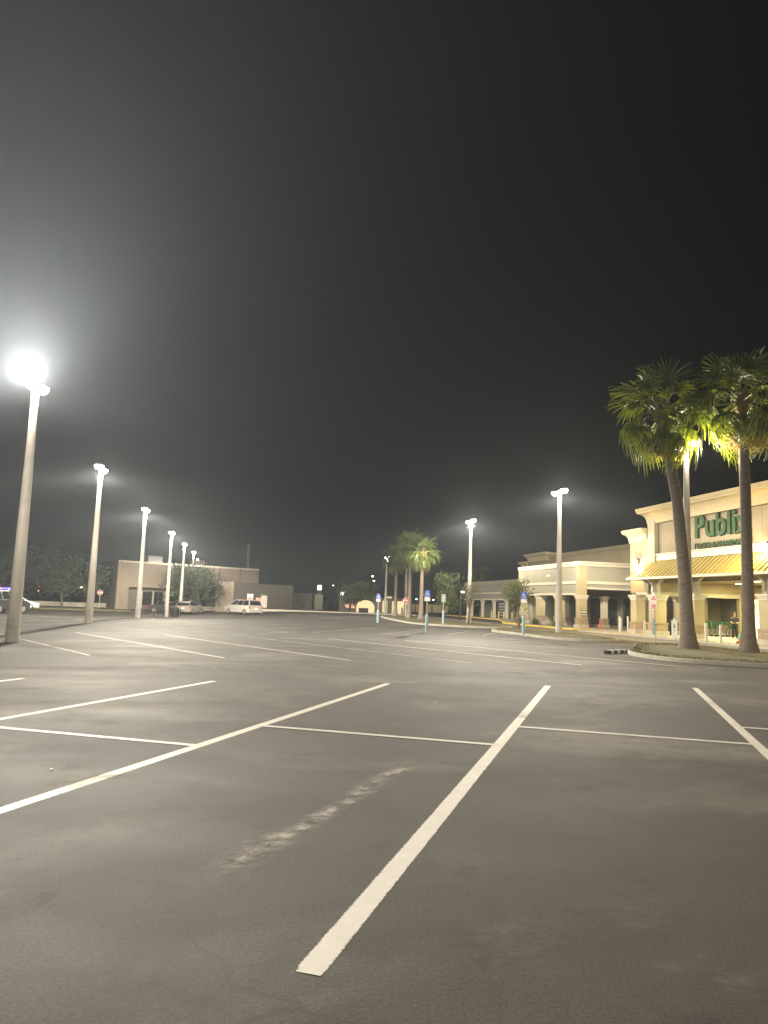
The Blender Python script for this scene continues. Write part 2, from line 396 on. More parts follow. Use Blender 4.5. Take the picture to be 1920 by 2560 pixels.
# pale scuffs and a yellowed patch on the asphalt near the camera
def stain(pts, widths, col, name, strength, scale):
    m = bpy.data.materials.new(name); m.use_nodes = True; nt = m.node_tree; L = nt.links; N = nt.nodes.new
    b = nt.nodes['Principled BSDF']; b.inputs['Base Color'].default_value = (*col,1); b.inputs['Roughness'].default_value = 0.9
    g = N('ShaderNodeNewGeometry'); n = N('ShaderNodeTexNoise'); n.inputs['Scale'].default_value = scale; n.inputs['Detail'].default_value = 6; n.inputs['Roughness'].default_value = 0.7
    L.new(g.outputs['Position'], n.inputs['Vector'])
    uv = N('ShaderNodeUVMap'); sx = N('ShaderNodeSeparateXYZ'); L.new(uv.outputs[0], sx.inputs[0])
    e = N('ShaderNodeMath'); e.operation = 'PINGPONG'; e.inputs[1].default_value = 0.5; L.new(sx.outputs[1], e.inputs[0])
    e2 = N('ShaderNodeMath'); e2.operation = 'MULTIPLY'; e2.inputs[1].default_value = 2.0; L.new(e.outputs[0], e2.inputs[0])
    f = N('ShaderNodeMath'); f.operation = 'PINGPONG'; f.inputs[1].default_value = 0.5; L.new(sx.outputs[0], f.inputs[0])
    f2 = N('ShaderNodeMath'); f2.operation = 'MULTIPLY'; f2.inputs[1].default_value = 5.0; f2.use_clamp = True; L.new(f.outputs[0], f2.inputs[0])
    r = N('ShaderNodeMapRange'); r.inputs[1].default_value = 0.40; r.inputs[2].default_value = 0.72; r.inputs[4].default_value = strength; L.new(n.outputs['Fac'], r.inputs[0])
    q = N('ShaderNodeMath'); q.operation = 'MULTIPLY'; L.new(e2.outputs[0], q.inputs[0]); L.new(r.outputs[0], q.inputs[1])
    q2 = N('ShaderNodeMath'); q2.operation = 'MULTIPLY'; L.new(q.outputs[0], q2.inputs[0]); L.new(f2.outputs[0], q2.inputs[1])
    L.new(q2.outputs[0], b.inputs['Alpha'])
    mb = MB(); n_ = len(pts)
    for i, p in enumerate(pts):
        p = Vector(p); d = (Vector(pts[min(i+1,n_-1)])-Vector(pts[max(i-1,0)])).normalized(); s = Vector((-d.y,d.x))*widths[i]/2
        mb.v += [(p.x+s.x,p.y+s.y,0.003),(p.x-s.x,p.y-s.y,0.003)]
    mb.f = [(2*i,2*i+1,2*i+3,2*i+2) for i in range(n_-1)]
    me = mb.mesh(name, m); ul = me.uv_layers.new(name='UVMap')
    for p in me.polygons:
        for li in p.loop_indices:
            vi = me.loops[li].vertex_index; ul.data[li].uv = ((vi//2)/(n_-1), vi % 2)
    return obj('pavement_stain', me, ground)
stain([(1.95,7.9),(1.75,7.35),(1.45,7.0),(1.2,6.55),(0.95,6.1),(0.55,5.5),(0.3,5.15),(0.05,4.75),(-0.15,4.4)], [.18,.34,.30,.30,.22,.28,.38,.42,.3], (0.42,0.385,0.325), 'scuff', 1.5, 6)
stain([(2.0,8.0),(1.5,8.15),(0.9,8.1),(0.2,7.9)], [.12,.10,.14,.08], (0.3,0.28,0.24), 'scuff_b', 0.7, 7)
stain([(-1.6,6.7),(-1.2,6.95),(-0.7,7.1)], [.5,.6,.4], (0.28,0.25,0.10), 'yellow_patch', 0.7, 6)
stain([(5.5,11.6),(6.6,12.0),(7.6,12.0)], [.8,1.0,.7], (0.19,0.17,0.145), 'pale_patch', 0.6, 2.5)
stain([(3.9,7.7),(4.6,7.9),(5.3,7.7)], [.7,.9,.6], (0.17,0.155,0.13), 'pale_patch_b', 0.6, 3)
for (x_, y_, r_) in [(6.0,12.4,.7),(4.6,7.6,.7),(6.9,13.2,.5),(1.4,3.6,.55),(2.3,3.0,.6),(-0.2,3.3,.45),(2.2,3.9,.35),(-2.0,10.2,.9),(-3.5,13.0,1.0),(-1.4,7.6,.5),(3.4,12.6,.8),(8.6,12.0,.7),(9.3,9.4,.6),(7.2,6.6,.5),(0.2,12.3,.8),(4.2,10.9,.5)]:
    rn = random.Random(int(x_*10+y_*100)); a_ = rn.uniform(0,3)
    stain([(x_+(t_-2)*.5*r_*math.cos(a_), y_+(t_-2)*.5*r_*math.sin(a_)) for t_ in range(5)], [r_*v_ for v_ in (.9,1.5,1.7,1.5,.9)], (0.20,0.182,0.152), 'pale_cloud', 0.65, 1.6/r_)
stain([(-6,16.6),(-2,17.4),(3,17.0),(8,17.7),(13,17.2)], [2,2.6,2.0,2.4,2], (0.17,0.155,0.13), 'aisle_dust', 0.8, 0.9)

for i, (x_, y_, lb) in enumerate([(-1.55,7.35,'white paper scrap by the left stall line'),(7.1,8.0,'white paper scrap near the right stall line'),(3.3,12.1,'tiny pale scrap beyond the cross line')]):
    rn = random.Random(i+40); b = MB()
    b.add([(rn.uniform(-.05,.05)+dx*.07, rn.uniform(-.02,.02)+dy*.04, .006+.018*rn.random()) for dx, dy in ((-1,-1),(0,-1),(1,-1),(-1,1),(0,1),(1,1))], [(0,1,4,3),(1,2,5,4)])
    o = b.build('paper_scrap', M['sign_white']); o.location = (x_,y_,0.002); o.rotation_euler = (0,0,rn.uniform(0,3)); o.scale = (.32,.32,.5); tag(o, lb, 'litter', 'bits of litter on the asphalt')
# shop drive lane
drv = MB(); dpath = [(21.6,14),(21.6,92)]
drv.quad((21.55,6,0.004),(25.3,6,0.004),(25.3,95,0.004),(21.55,95,0.004))
tag(drv.build('drive_lane', M['drive']), None, None, None, 'structure')

KERB = [(0,-0.02),(0,0.115),(-0.025,0.14),(-0.16,0.14),(-0.16,-0.02)]
def smooth_poly(poly, it=2):
    for _ in range(it):
        q = []
        for i in range(len(poly)):
            a, b = Vector(poly[i]), Vector(poly[(i+1) % len(poly)]); q += [tuple(a*.75+b*.25), tuple(a*.25+b*.75)]
        poly = q
    return poly
def inside(x, y, poly):
    c = False; j = len(poly)-1
    for i in range(len(poly)):
        if (poly[i][1] > y) != (poly[j][1] > y) and x < (poly[j][0]-poly[i][0])*(y-poly[i][1])/(poly[j][1]-poly[i][1])+poly[i][0]: c = not c
        j = i
    return c
def island(poly, label, blades):
    poly = smooth_poly(poly, 2)                      # counter-clockwise: right of travel is outside
    k = MB().sweep(KERB, poly, True).build('island_kerb', M['kerb']); tag(k, label, None, None, 'structure')
    inner = [tuple(Vector(p)) for p in poly]
    c = Vector((sum(p[0] for p in inner)/len(inner), sum(p[1] for p in inner)/len(inner)))
    ring = [tuple(c+(Vector(p)-c)*0.985) for p in inner]
    g = MB(); n = len(ring)
    g.v = [(x,y,0.125) for x,y in ring]+[(c.x+(x-c.x)*.55, c.y+(y-c.y)*.55, 0.17) for x,y in ring]+[(c.x,c.y,0.18)]
    g.f = [(i,(i+1)%n,n+(i+1)%n,n+i) for i in range(n)]+[(n+i,n+(i+1)%n,2*n) for i in range(n)]
    tag(g.build('island_soil', M['grass'], smooth=True), label.replace('kerb', 'soil'), None, None, 'structure')
    bl = MB(); xs_ = [p[0] for p in ring]; ys_ = [p[1] for p in ring]
    for _ in range(blades):
        x, y = random.uniform(min(xs_),max(xs_)), random.uniform(min(ys_),max(ys_))
        if not inside(x, y, ring): continue
        h = random.uniform(.015,.06); t = random.uniform(0,6.28); w = .02; lx, ly = random.gauss(0,.04), random.gauss(0,.04)
        bl.add([(x-w*math.cos(t),y-w*math.sin(t),.12),(x+w*math.cos(t),y+w*math.sin(t),.12),(x+lx,y+ly,.13+h)], [(0,1,2)])
    tag(bl.build('grass', M['blade']), label.replace('pale concrete kerb round', 'short grass on').replace('kerb', 'grass'), 'grass', None, 'stuff')
island([(14.9,26.7),(14.15,25.2),(13.95,23.4),(14.3,22.0),(15.6,21.0),(17.5,20.0),(20.4,19.2),(21.45,20.2),(21.45,32.2),(20.4,33.3),(18.6,32.7),(16.5,29.2)],
       'pale concrete kerb round the island with the two tall palms', 22000)
island([(15.9,45.3),(16.3,41),(16.0,37.6),(16.9,35.2),(18.8,34.8),(20.2,36.6),(20.9,42),(20.8,50.2),(18.8,50.6),(17,48.2)],
       'pale concrete kerb round the island with the nearer lamp post', 6000)
island([(13.7,59),(14.3,55.4),(16.2,52.6),(18.5,52.0),(20.6,53),(21.2,57),(21.2,90),(20,92),(17.6,91),(15.4,80),(14.2,68)],
       'pale concrete kerb round the long island with the palm cluster', 5000)
# left lot: thin kerbed strip beyond the posts, and the far verge
def band_struct(name, poly, z0, z1, m, label):
    o = MB().prism(poly, z0, z1).build(name, m); return tag(o, label, None, None, 'structure')
band_struct('far_verge', [(-60,118),(-4,113),(9.5,104.5),(22,98.8),(24,99.5),(24,104),(10,112),(-4,122),(-60,128)], -0.6, 0.12, M['grass'], 'dark grass verge along the far edge of the lot')
tag(MB().sweep([(0,-.6),(0,.14),(-.2,.14),(-.2,-.6)], [(-60,117.8),(-4,112.8),(9.5,104.3),(22,98.6),(24.2,99.3)]).build('far_kerb', M['kerb']), 'pale kerb along the far edge of the lot', None, None, 'structure')
band_struct('left_verge', [(-60,92),(-13.5,93),(-12.5,94.2),(-13.5,100),(-60,100)], -0.6, -0.38, M['grass'], 'grass verge in front of the beige building')

# ------------------------------------------------------------------ luminaires
def lamp_light(name, parent, loc, watts, col, radius=0.12, up=0.25, cutoff=0.27, expo=-2.6, along=0.0):
    ld = bpy.data.lights.new(name, 'POINT'); ld.energy = watts; ld.color = col; ld.shadow_soft_size = radius
    ld.use_nodes = True; nt = ld.node_tree; L = nt.links; N = nt.nodes.new
    em = nt.nodes['Emission']
    g = N('ShaderNodeNewGeometry'); s = N('ShaderNodeSeparateXYZ'); L.new(g.outputs['Incoming'], s.inputs[0])
    ng = N('ShaderNodeMath'); ng.operation = 'MULTIPLY'; ng.inputs[1].default_value = -1; L.new(s.outputs[2], ng.inputs[0])
    mx = N('ShaderNodeMath'); mx.operation = 'MAXIMUM'; mx.inputs[1].default_value = cutoff; L.new(ng.outputs[0], mx.inputs[0])
    dv = N('ShaderNodeMath'); dv.operation = 'DIVIDE'; dv.inputs[1].default_value = cutoff; L.new(mx.outputs[0], dv.inputs[0])
    pw = N('ShaderNodeMath'); pw.operation = 'POWER'; pw.inputs[1].default_value = expo; L.new(dv.outputs[0], pw.inputs[0])
    mr = N('ShaderNodeMapRange'); mr.interpolation_type = 'SMOOTHSTEP'; mr.inputs[1].default_value = 0.0; mr.inputs[2].default_value = cutoff
    mr.inputs[3].default_value = up; mr.inputs[4].default_value = 1.0; L.new(ng.outputs[0], mr.inputs[0])
    ml = N('ShaderNodeMath'); ml.operation = 'MULTIPLY'; L.new(pw.outputs[0], ml.inputs[0]); L.new(mr.outputs[0], ml.inputs[1])
    if along:                                  # street optics: most light is thrown along the aisles (y), little across
        def sq(i):
            q = N('ShaderNodeMath'); q.operation = 'MULTIPLY'; L.new(s.outputs[i], q.inputs[0]); L.new(s.outputs[i], q.inputs[1]); return q.outputs[0]
        x2, y2 = sq(0), sq(1)
        ya = N('ShaderNodeMath'); ya.operation = 'ADD'; ya.inputs[1].default_value = 0.06; L.new(y2, ya.inputs[0])
        dn = N('ShaderNodeMath'); dn.operation = 'ADD'; L.new(x2, dn.inputs[0]); L.new(ya.outputs[0], dn.inputs[1])
        rt = N('ShaderNodeMath'); rt.operation = 'DIVIDE'; L.new(ya.outputs[0], rt.inputs[0]); L.new(dn.outputs[0], rt.inputs[1])
        rm = N('ShaderNodeMapRange'); rm.inputs[3].default_value = 1-along; rm.inputs[4].default_value = 1.0; L.new(rt.outputs[0], rm.inputs[0])
        m2 = N('ShaderNodeMath'); m2.operation = 'MULTIPLY'; L.new(ml.outputs[0], m2.inputs[0]); L.new(rm.outputs[0], m2.inputs[1]); ml = m2
    L.new(ml.outputs[0], em.inputs['Strength'])
    o = bpy.data.objects.new(name, ld); COL.objects.link(o); o.parent = parent; o.location = loc
    return o
def light_pole(X, Y, h, label, group, k=1.0, heads=2, up=0.25, cut=0.27, expo=-2.6, along=.75):
    z = gz(X, Y); base = 0.13 if X > 15 else 0.0
    t = thing('light_pole', label, 'lamp post', (X,Y,z+base), 0, group)
    MB().tube([(0,0,-.1),(0,0,.02),(0,0,h*.5),(0,0,h-.25),(0,0,h-.15)], [.205,.205,.155,.105,.10], 18).build('pole', M['concrete_pole'], t, True)
    MB().box(-.07,.07,-.02-.205,.01-.19,.5,.75).build('access_cover', M['galv'], t)
    MB().lathe([(.125,h-.30),(.125,h-.12),(.09,h-.08)], 14).build('tenon', M['housing'], t, True)
    for sgn in ((-1,1) if heads == 2 else (-1,)):
        MB().tube([(0,0,h-.18),(0,sgn*.36,h-.10)], .04, 8).build('arm', M['housing'], t, True)
        hd = MB().sweep([(0,0),(0,.06),(-.06,.10),(-.06,0)], smooth_poly([(-.17,sgn*.66-.30),(.17,sgn*.66-.30),(.17,sgn*.66+.30),(-.17,sgn*.66+.30)],1), True)
        for i in range(len(hd.v)): hd.v[i] = (hd.v[i][0], hd.v[i][1], hd.v[i][2]+h-.14)
        hd.box(-.13,.13,sgn*.66-.26,sgn*.66+.26,h-.13,h-.045)
        H = hd.build('lamp_head', M['housing'], t)
        MB().lathe([(.03,h-.34),(.14,h-.32),(.21,h-.24),(.23,h-.142)], 14, (0,sgn*.66,0)).build('lens', M['e_lamp'], H, True)
        lamp_light('lamp_light', t, (0, sgn*.66, h-.52), LAMP_W*k, (1.0,0.90,0.73), 0.19, up, cut, expo, along)
    return t
PL = 'lamp posts down the far left line'
KL = [1.6, 2.1, 2.5, 2.2, 1.0, .35]
ordn = ['closest and tallest-looking lamp post, at the left edge', 'second lamp post of the left line', 'third lamp post of the left line', 'fourth lamp post of the left line, by the black posts', 'fifth lamp post of the left line', 'last and smallest lamp post of the left line']
for i, (X, Y) in enumerate([(-6.75,24.95),(-7.6,41.6),(-7.3,59.0),(-6.75,76),(-6.6,92),(-6.4,108)]):
    light_pole(X, Y, 8.45 if i else 8.4, ordn[i]+', pale concrete, twin heads', PL, KL[i], 2, .08 if i == 0 else .18, .25 if i == 0 else .27, -2.9 if i == 0 else -2.6)
# added flood head on the nearest post, made up to light the upper-left haze
np_ = [o for o in COL.objects if o.name == 'light_pole'][0]
fh = MB().tube([(0,-.90,8.30),(0,-1.0,8.16)], .035, 8).build('added_flood_arm', M['housing'], np_, True)
ax = Vector((-.10,-.80,.60)).normalized(); c0_ = Vector((0.16,-.98,7.88))
MB().tube([c0_-ax*.14, c0_-ax*.02, c0_+ax*.02], [.08,.16,.17], 14).build('added_flood_head', M['housing'], np_, True)
MB().tube([c0_+ax*.021, c0_+ax*.035], [.15,.14], 14).build('added_flood_lens', M['e_lamp'], np_, True)
sd_ = bpy.data.lights.new('added_flood_light', 'SPOT'); sd_.energy = ADDED_FLOOD_W; sd_.color = (1.0,.93,.83); sd_.spot_size = R(152); sd_.spot_blend = 1.0; sd_.shadow_soft_size = .12
so_ = bpy.data.objects.new('added_flood_light', sd_); COL.objects.link(so_); so_.parent = np_; so_.location = c0_+ax*.12
so_.rotation_euler = ax.to_track_quat('-Z','Y').to_euler()
lamp_light('added_glow', np_, c0_+ax*.14, ADDED_GLOW_W, (1.0,.93,.83), .10, 1.0, .20, -2.6, .95)
PR = 'lamp posts on the shop islands'
light_pole(19.3, 29.35, 9.1, 'pale lamp post half hidden behind the leaning palm', PR, 0.30, up=0.7, along=.95)
light_pole(19.45, 43.0, 8.95, 'pale lamp post before the arcade shops, nearer of the two right ones', PR, 1.8, along=.92)
light_pole(18.97, 59.57, 8.75, 'pale lamp post beside the small bare tree', PR, 2.5, along=.88)
light_pole(20.8, 104.5, 8.2, 'distant lamp post left of the palm cluster', PR, 0.4)
light_pole(-33.0, 76.0, 8.4, 'added lamp post far out on the left of the lot, outside the picture', None, 1.3, along=0.0)  # unseen post, put in to light the far left walls, trees and car
light_pole(-6.75, 8.0, 8.4, 'added lamp post standing left of the photographer, outside the picture', None, 1.0)  # unseen post, put in to light the nearest pole from the camera side
light_pole(14.5, -6.0, 8.8, 'added lamp post standing behind the photographer, outside the picture', None, 0.45)  # unseen post, put in to brighten the near asphalt

# ------------------------------------------------------------------ store
def pillar(par, x0, x1, y0, y1, z0, ztop=2.75, cap=0.34, base=0.92, shaft='stucco_cream'):
    b = MB().box(x0,x1,y0,y1,z0,ztop-cap); p = b.build('pillar', M[shaft], par)
    c = MB()
    for k, (o, a, b_) in enumerate([(.05,0,.06),(.03,.06,.14),(.08,.14,.24),(.13,.24,cap)]):
        c.box(x0-o,x1+o,y0-o,y1+o,ztop-cap+a+(.001 if k else 0),ztop-cap+b_)
    c.build('capital', M['trim'], p)
    s = MB().box(x0-.06,x1+.06,y0-.06,y1+.06,z0+.28,base-.10).box(x0-.10,x1+.10,y0-.10,y1+.10,base-.10,base)
    s.build('stone_base', M['stone'], p)
    MB().box(x0-.13,x1+.13,y0-.13,y1+.13,z0-.02,z0+.28).build('plinth', M['sidewalk'], p)
    return p
def cornice_prof(z0, z1, d):
    h = z1-z0; pr = [(0,z0),(.05,z0)]
    for i in range(6):
        a = i/5*math.pi/2; pr.append((.06+(d-.16)*(1-math.cos(a)), z0+.06+h*.62*math.sin(a)))
    pr += [(d-.08,z0+h*.70),(d-.08,z0+h*.78),(d-.02,z0+h*.80),(d-.02,z0+h*.90),(d,z0+h*.92),(d,z1),(0,z1)]
    return pr

SWZ = 0.10
# pavement in front of the shops
sw = MB().prism([(25.25,6),(60,6),(60,54.2),(27.2,54.2),(26.3,53.9),(25.25,52.5)], -0.05, SWZ).build('sidewalk', M['sidewalk'])
tag(sw, 'pale pavement in front of the grocery store', None, None, 'structure')
for i in range(16):
    y = 8+i*2.9
    MB().box(25.4,27.0,y,y+.025,SWZ+.001,SWZ+.004).build('joint', M['kerb'], sw)
sw2 = MB().prism([(25.45,55.4),(26.4,54.6),(60,54.6),(60,110),(31.2,110),(31.2,86),(28.6,77.6),(25.45,69)], -0.05, 0.13).build('shop_sidewalk', M['sidewalk'])
tag(sw2, 'pale pavement along the arcade shops', None, None, 'structure')
tag(MB().sweep([(0,-.02),(0,.125),(-.02,.145),(-.2,.145),(-.2,-.02)], [(27.4,54.45),(26.3,54.5),(25.4,55.35),(25.4,69.1),(28.5,77.7),(31.1,86),(31.1,108)][::-1]).build('yellow_kerb', M['kerb_yellow']),
    'yellow painted kerb edging the arcade pavement', None, None, 'structure')

store = thing('grocery_store', 'big cream grocery store front with metal awning, stepped parapet and pillared porch', 'store', (27.2,40,0))
def sbuild(mb, name, m, par=None, smooth=False):
    p = par or store
    off = Vector((27.2,40,0))
    mb.v = [tuple(Vector(v)-off) for v in mb.v]
    return mb.build(name, m, p, smooth)
YN = 22.0     # near end of the store, out of the picture
sbuild(MB().box(27.45,27.9,YN,45.08,4.95,7.75), 'upper_wall', M['stucco_tan'])
sbuild(MB().box(27.2,28.2,45.08,45.91,3.9,7.75), 'pilaster', M['stucco_sage'])
sbuild(MB().box(27.22,28.2,45.915,48.22,2.90,6.6), 'wing_wall', M['stucco_tan'])
sbuild(MB().box(28.0,34.0,45.0,48.2,3.95,6.5).box(27.9,34.0,YN,46.0,4.05,7.7), 'roof_block', M['stucco_tan'])
sbuild(MB().sweep(cornice_prof(7.55,8.62,.62), [(32,46.0),(27.3,46.0),(27.3,YN)]), 'cornice', M['stucco_cream'])
sbuild(MB().sweep(cornice_prof(6.4,7.3,.46), [(32,48.25),(27.22,48.25),(27.22,46.0)]), 'cornice', M['stucco_cream'])
sbuild(MB().box(27.3,33,YN,45.9,8.55,8.60).box(27.3,33,46.0,48.2,7.2,7.25), 'roof', M['dark'])
sbuild(MB().box(27.30,27.44,YN,45.075,5.02,5.40).box(27.24,27.44,YN,45.07,5.40,5.47), 'wall_band', M['trim'])
# metal awning with a hipped far end
ex, ez, tx, tz = 26.0, 3.84, 27.29, 4.98
aw = MB(); yl, yt = 46.55, 45.70
aw.add([(ex,YN,ez),(ex,yl,ez),(tx,yt,tz),(tx,YN,tz),(tx,yl,ez),(ex,YN,ez-.05),(ex,yl,ez-.05),(tx,yl,ez-.05),(tx,YN,ez-.05)],
       [(0,3,2,1),(1,2,4),(0,1,6,5),(1,4,7,6),(5,6,7,8)])
awn = sbuild(aw, 'awning', M['awning'])
rib = MB()
d = Vector((tx-ex,0,tz-ez)); n = Vector((-(tz-ez),0,tx-ex)).normalized()*0.055; w_ = Vector((0,.022,0))
p0 = Vector((0,0,0)); p1 = d
rib.add([p0-w_,p0+w_,p1+w_,p1-w_,p0-w_+n,p0+w_+n,p1+w_+n,p1-w_+n],[(0,1,2,3),(4,7,6,5),(0,4,5,1),(1,5,6,2),(2,6,7,3),(3,7,4,0)])
rib_me = rib.mesh('seam', M['awning'])
y = YN+.2
while y < 45.6:
    obj('seam', rib_me, awn, (ex-27.2, y-40, ez)); y += 0.42
sbuild(MB().box(ex-.06,ex+.02,YN,yl+.03,ez-.13,ez+.02).box(ex+.02,27.2,yl-.05,yl+.03,ez-.13,ez+.02), 'fascia', M['trim'], None)
hr = MB().tube([(ex,yl,ez+.02),(tx,yt,tz+.02)], .03, 6); sbuild(hr, 'hip_cap', M['awning'])
# porch: pillars, beams, ceiling
for (a, b_, c, e) in [(27.2,27.88,47.45,48.2),(27.2,28.06,45.12,45.85),(27.2,27.85,40.72,41.45),(27.2,27.85,34.35,35.05),(27.2,27.85,28.0,28.7),(30.14,30.80,46.85,47.5)]:
    p = pillar(store, a-27.2, b_-27.2, c-40, e-40, SWZ)
for yc, zlo in [(45.48,2.76),(41.08,2.76),(34.7,2.76),(28.35,2.76)]:
    br = MB().box(27.32,27.74,yc-.2,yc+.2,zlo,3.80)
    for sgn in (-1, 1):
        pts = [(0,0)]
        arc = [(.22+.62*(1-math.cos(i/6*math.pi/2)), .35+.68*math.sin(i/6*math.pi/2)) for i in range(7)]
        poly = [(.2,.18),(.28,.18),(.28,.34)]+arc[1:]+[(.2,1.03)]
        br.xprism([(yc+sgn*a, zlo+b_) for a, b_ in poly], 27.42, 27.64)
    arc2 = [(.2,.18),(.28,.18),(.28,.34)]+[(.22+.85*(1-math.cos(i/6*math.pi/2)), .35+.68*math.sin(i/6*math.pi/2)) for i in range(1,7)]+[(.2,1.03)]
    br.yprism([(27.5-a, zlo+b_) for a, b_ in arc2], yc-.1, yc+.1)
    sbuild(br, 'bracket_post', M['trim'])
sbuild(MB().box(27.3,27.8,45.86,47.44,2.72,2.88).box(27.18,27.84,45.93,47.44,2.80,2.895), 'entablature', M['trim'])
sbuild(MB().box(27.9,36.4,YN,47.5,3.80,3.92).box(27.85,28.0,YN,45.1,3.55,3.80).box(26.1,27.9,YN,46.5,3.805,3.82), 'porch_ceiling', M['stucco_cream'])
sbuild(MB().box(27.9,36.0,47.5,47.8,3.03,3.80).box(30.82,32.5,47.5,47.8,SWZ,3.03).box(35.3,36.0,47.5,47.8,SWZ,3.03), 'end_wall', M['stucco_cream'])
sbuild(MB().box(27.9,35.28,47.42,47.9,2.76,3.025), 'end_beam', M['trim'])
sbuild(MB().box(32.2,36.2,50.6,50.8,SWZ,3.6).box(36.0,36.2,47.8,50.6,SWZ,3.6).box(32.2,32.4,47.9,50.6,SWZ,3.6).box(32.2,36.2,47.9,50.8,3.6,3.7), 'cart_bay', M['stucco_tan'])
sbuild(MB().box(28.95,32.2,50.9,51.1,SWZ,6.0), 'passage_wall', M['stucco_grey'])
sbuild(MB().box(36.4,36.8,YN,43.0,SWZ,3.8).box(36.4,36.8,43.0,47.5,2.75,3.8), 'inner_wall', M['stucco_cream'])
# glazed entrance with lit interior
door = sbuild(MB().box(36.42,36.44,43.0,47.5,SWZ+.1,2.75), 'entrance', M['e_orange'])
for yy in (43.0,43.75,44.5,45.25,46.0,46.75,47.42):
    sbuild(MB().box(36.32,36.41,yy,yy+.07,SWZ,2.75), 'door_frame', M['sign_white'])
sbuild(MB().box(36.33,36.40,43.07,47.4,1.05,1.12).box(36.33,36.40,43.07,47.4,2.2,2.27), 'door_rail', M['sign_white'])
for yy in (29.0, 32.0, 38.0-3.1, 41.6, 44.9):
    sbuild(MB().box(27.444,27.449,yy,yy+.02,5.48,7.5), 'control_joint', M['dark'])
sbuild(MB().tube([(27.38,45.0,7.5),(27.38,45.0,5.5)], .05, 8), 'downpipe', M['stucco_tan'])
# wall lanterns
def wall_lamp(Y, z, watts):
    h = sbuild(MB().box(26.86,27.2,Y-.17,Y+.17,z+.02,z+.16).box(27.0,27.2,Y-.1,Y+.1,z-.2,z+.02), 'wall_lamp', M['housing'])
    sbuild(MB().lathe([(.04,z-.14),(.11,z-.10),(.12,z+.01)], 12, (26.96,Y,0)), 'lens', M['e_sodium'], None, True).parent = h
    o = lamp_light('wall_lamp_light', store, (26.72-27.2, Y-40, z-.12), watts, (1.0,0.64,0.20), 0.09, 0.55, 0.5, -0.4)
wall_lamp(47.05, 5.10, 1500); wall_lamp(34.1, 5.33, 1000); wall_lamp(25.5, 5.33, 900)
for (x, y) in [(29.6,43.6),(31.5,40.4),(29.6,36.8),(33.5,44.8),(33.5,37.5),(29.6,31)]:
    fx = sbuild(MB().box(x-.1,x+.1,y-.6,y+.6,3.72,3.80), 'ceiling_fixture', M['housing'])
    l = sbuild(MB().box(x-.085,x+.085,y-.55,y+.55,3.69,3.72), 'diffuser', M['e_tube']); l.parent = fx
    ad = bpy.data.lights.new('fixture_light', 'AREA'); ad.shape = 'RECTANGLE'; ad.size = .2; ad.size_y = 1.1; ad.energy = 330; ad.color = (1.0,0.92,0.45)
    ao = bpy.data.objects.new('fixture_light', ad); COL.objects.link(ao); ao.parent = store; ao.location = (x-27.2, y-40, 3.67)
# lettering on the parapet wall
def wall_text(s, size, y_far, y_near, zc, m, bold, depth=.07, height=None):
    me = text_mesh(s, size, depth, m, 'letter', bold)
    xs_ = [v.co.x for v in me.vertices]; zs_ = [v.co.y for v in me.vertices]
    w = max(xs_)-min(xs_); cx = (max(xs_)+min(xs_))/2; cz = (max(zs_)+min(zs_))/2; k = (y_far-y_near)/w
    kh = height/(max(zs_)-min(zs_)) if height else k
    for v in me.vertices:
        x, yv, zv = v.co
        v.co = (-zv+0.0, -(x-cx)*k, (yv-cz)*kh)      # faces -X, reads left to right from far to near
    return obj('lettering', me, store, (27.45-27.2-.10, (y_far+y_near)/2-40, zc))
wall_text('Publix', 1.5, 40.75, 35.75, 6.90, M['letter_green'], 0.03, .04, 1.46)
wall_text('FOOD & PHARMACY', .4, 40.80, 35.75, 5.70, M['letter_green'], 0.008, .03, .34)

# ------------------------------------------------------------------ arcade shops
arc = thing('arcade_building', 'low sage and cream shop building with white bands and a pillared arcade', 'building', (27.2,62,0))
def abuild(mb, name, m, par=None, smooth=False):
    off = Vector((27.2,62,0)); mb.v = [tuple(Vector(v)-off) for v in mb.v]
    return mb.build(name, m, par or arc, smooth)
abuild(MB().box(27.25,27.75,56.25,69.45,2.95,5.2).box(27.75,33,56.25,56.75,3.44,5.2).box(27.75,33,69.0,69.45,0.1,5.2), 'fascia_wall', M['stucco_sage'])
abuild(MB().box(27.22,27.85,56.22,56.9,2.80,5.2), 'corner_pier', M['stucco_cream'])
abuild(MB().sweep([(0,5.12),(.05,5.12),(.09,5.2),(.09,5.34),(.16,5.38),(.16,5.52),(0,5.52)], [(27.22,69.5),(27.22,56.2),(33,56.2)]), 'cornice', M['trim'])
abuild(MB().box(27.15,27.24,56.95,68.8,3.70,3.93).box(27.86,33,56.15,56.24,3.71,3.94), 'wall_band', M['trim'])
abuild(MB().box(27.14,27.8,56.95,69.4,2.78,2.945).box(27.86,33,56.14,56.8,3.28,3.435), 'arcade_beam', M['trim'])
abuild(MB().box(27.16,27.26,68.75,69.45,2.95,5.1), 'end_pilaster', M['stucco_cream'])
for yy in (56.22, 60.35, 64.55, 68.75):
    pillar(arc, 0.0, .66, yy-62, yy+.66-62, .13, 2.79, .34, .95)
for yy in (58.6, 62.4, 66.1):
    pillar(arc, 3.3, 3.75, yy-62, yy+.45-62, .13, 2.79, .3, .9, 'trim')
abuild(MB().box(27.75,33,56.75,69.0,3.30,3.43), 'arcade_ceiling', M['stucco_grey'])
abuild(MB().box(33.0,33.3,48.3,83.4,.1,6.85), 'rear_wall', M['stucco_tan'])
abuild(MB().box(33.0,33.3,48.3,75.4,6.85,6.9).sweep([(0,6.86),(.05,6.86),(.05,7.0),(.14,7.05),(.14,7.38),(0,7.38)], [(33.0,75.4),(33.0,48.3)]), 'rear_parapet', M['stucco_tan'])
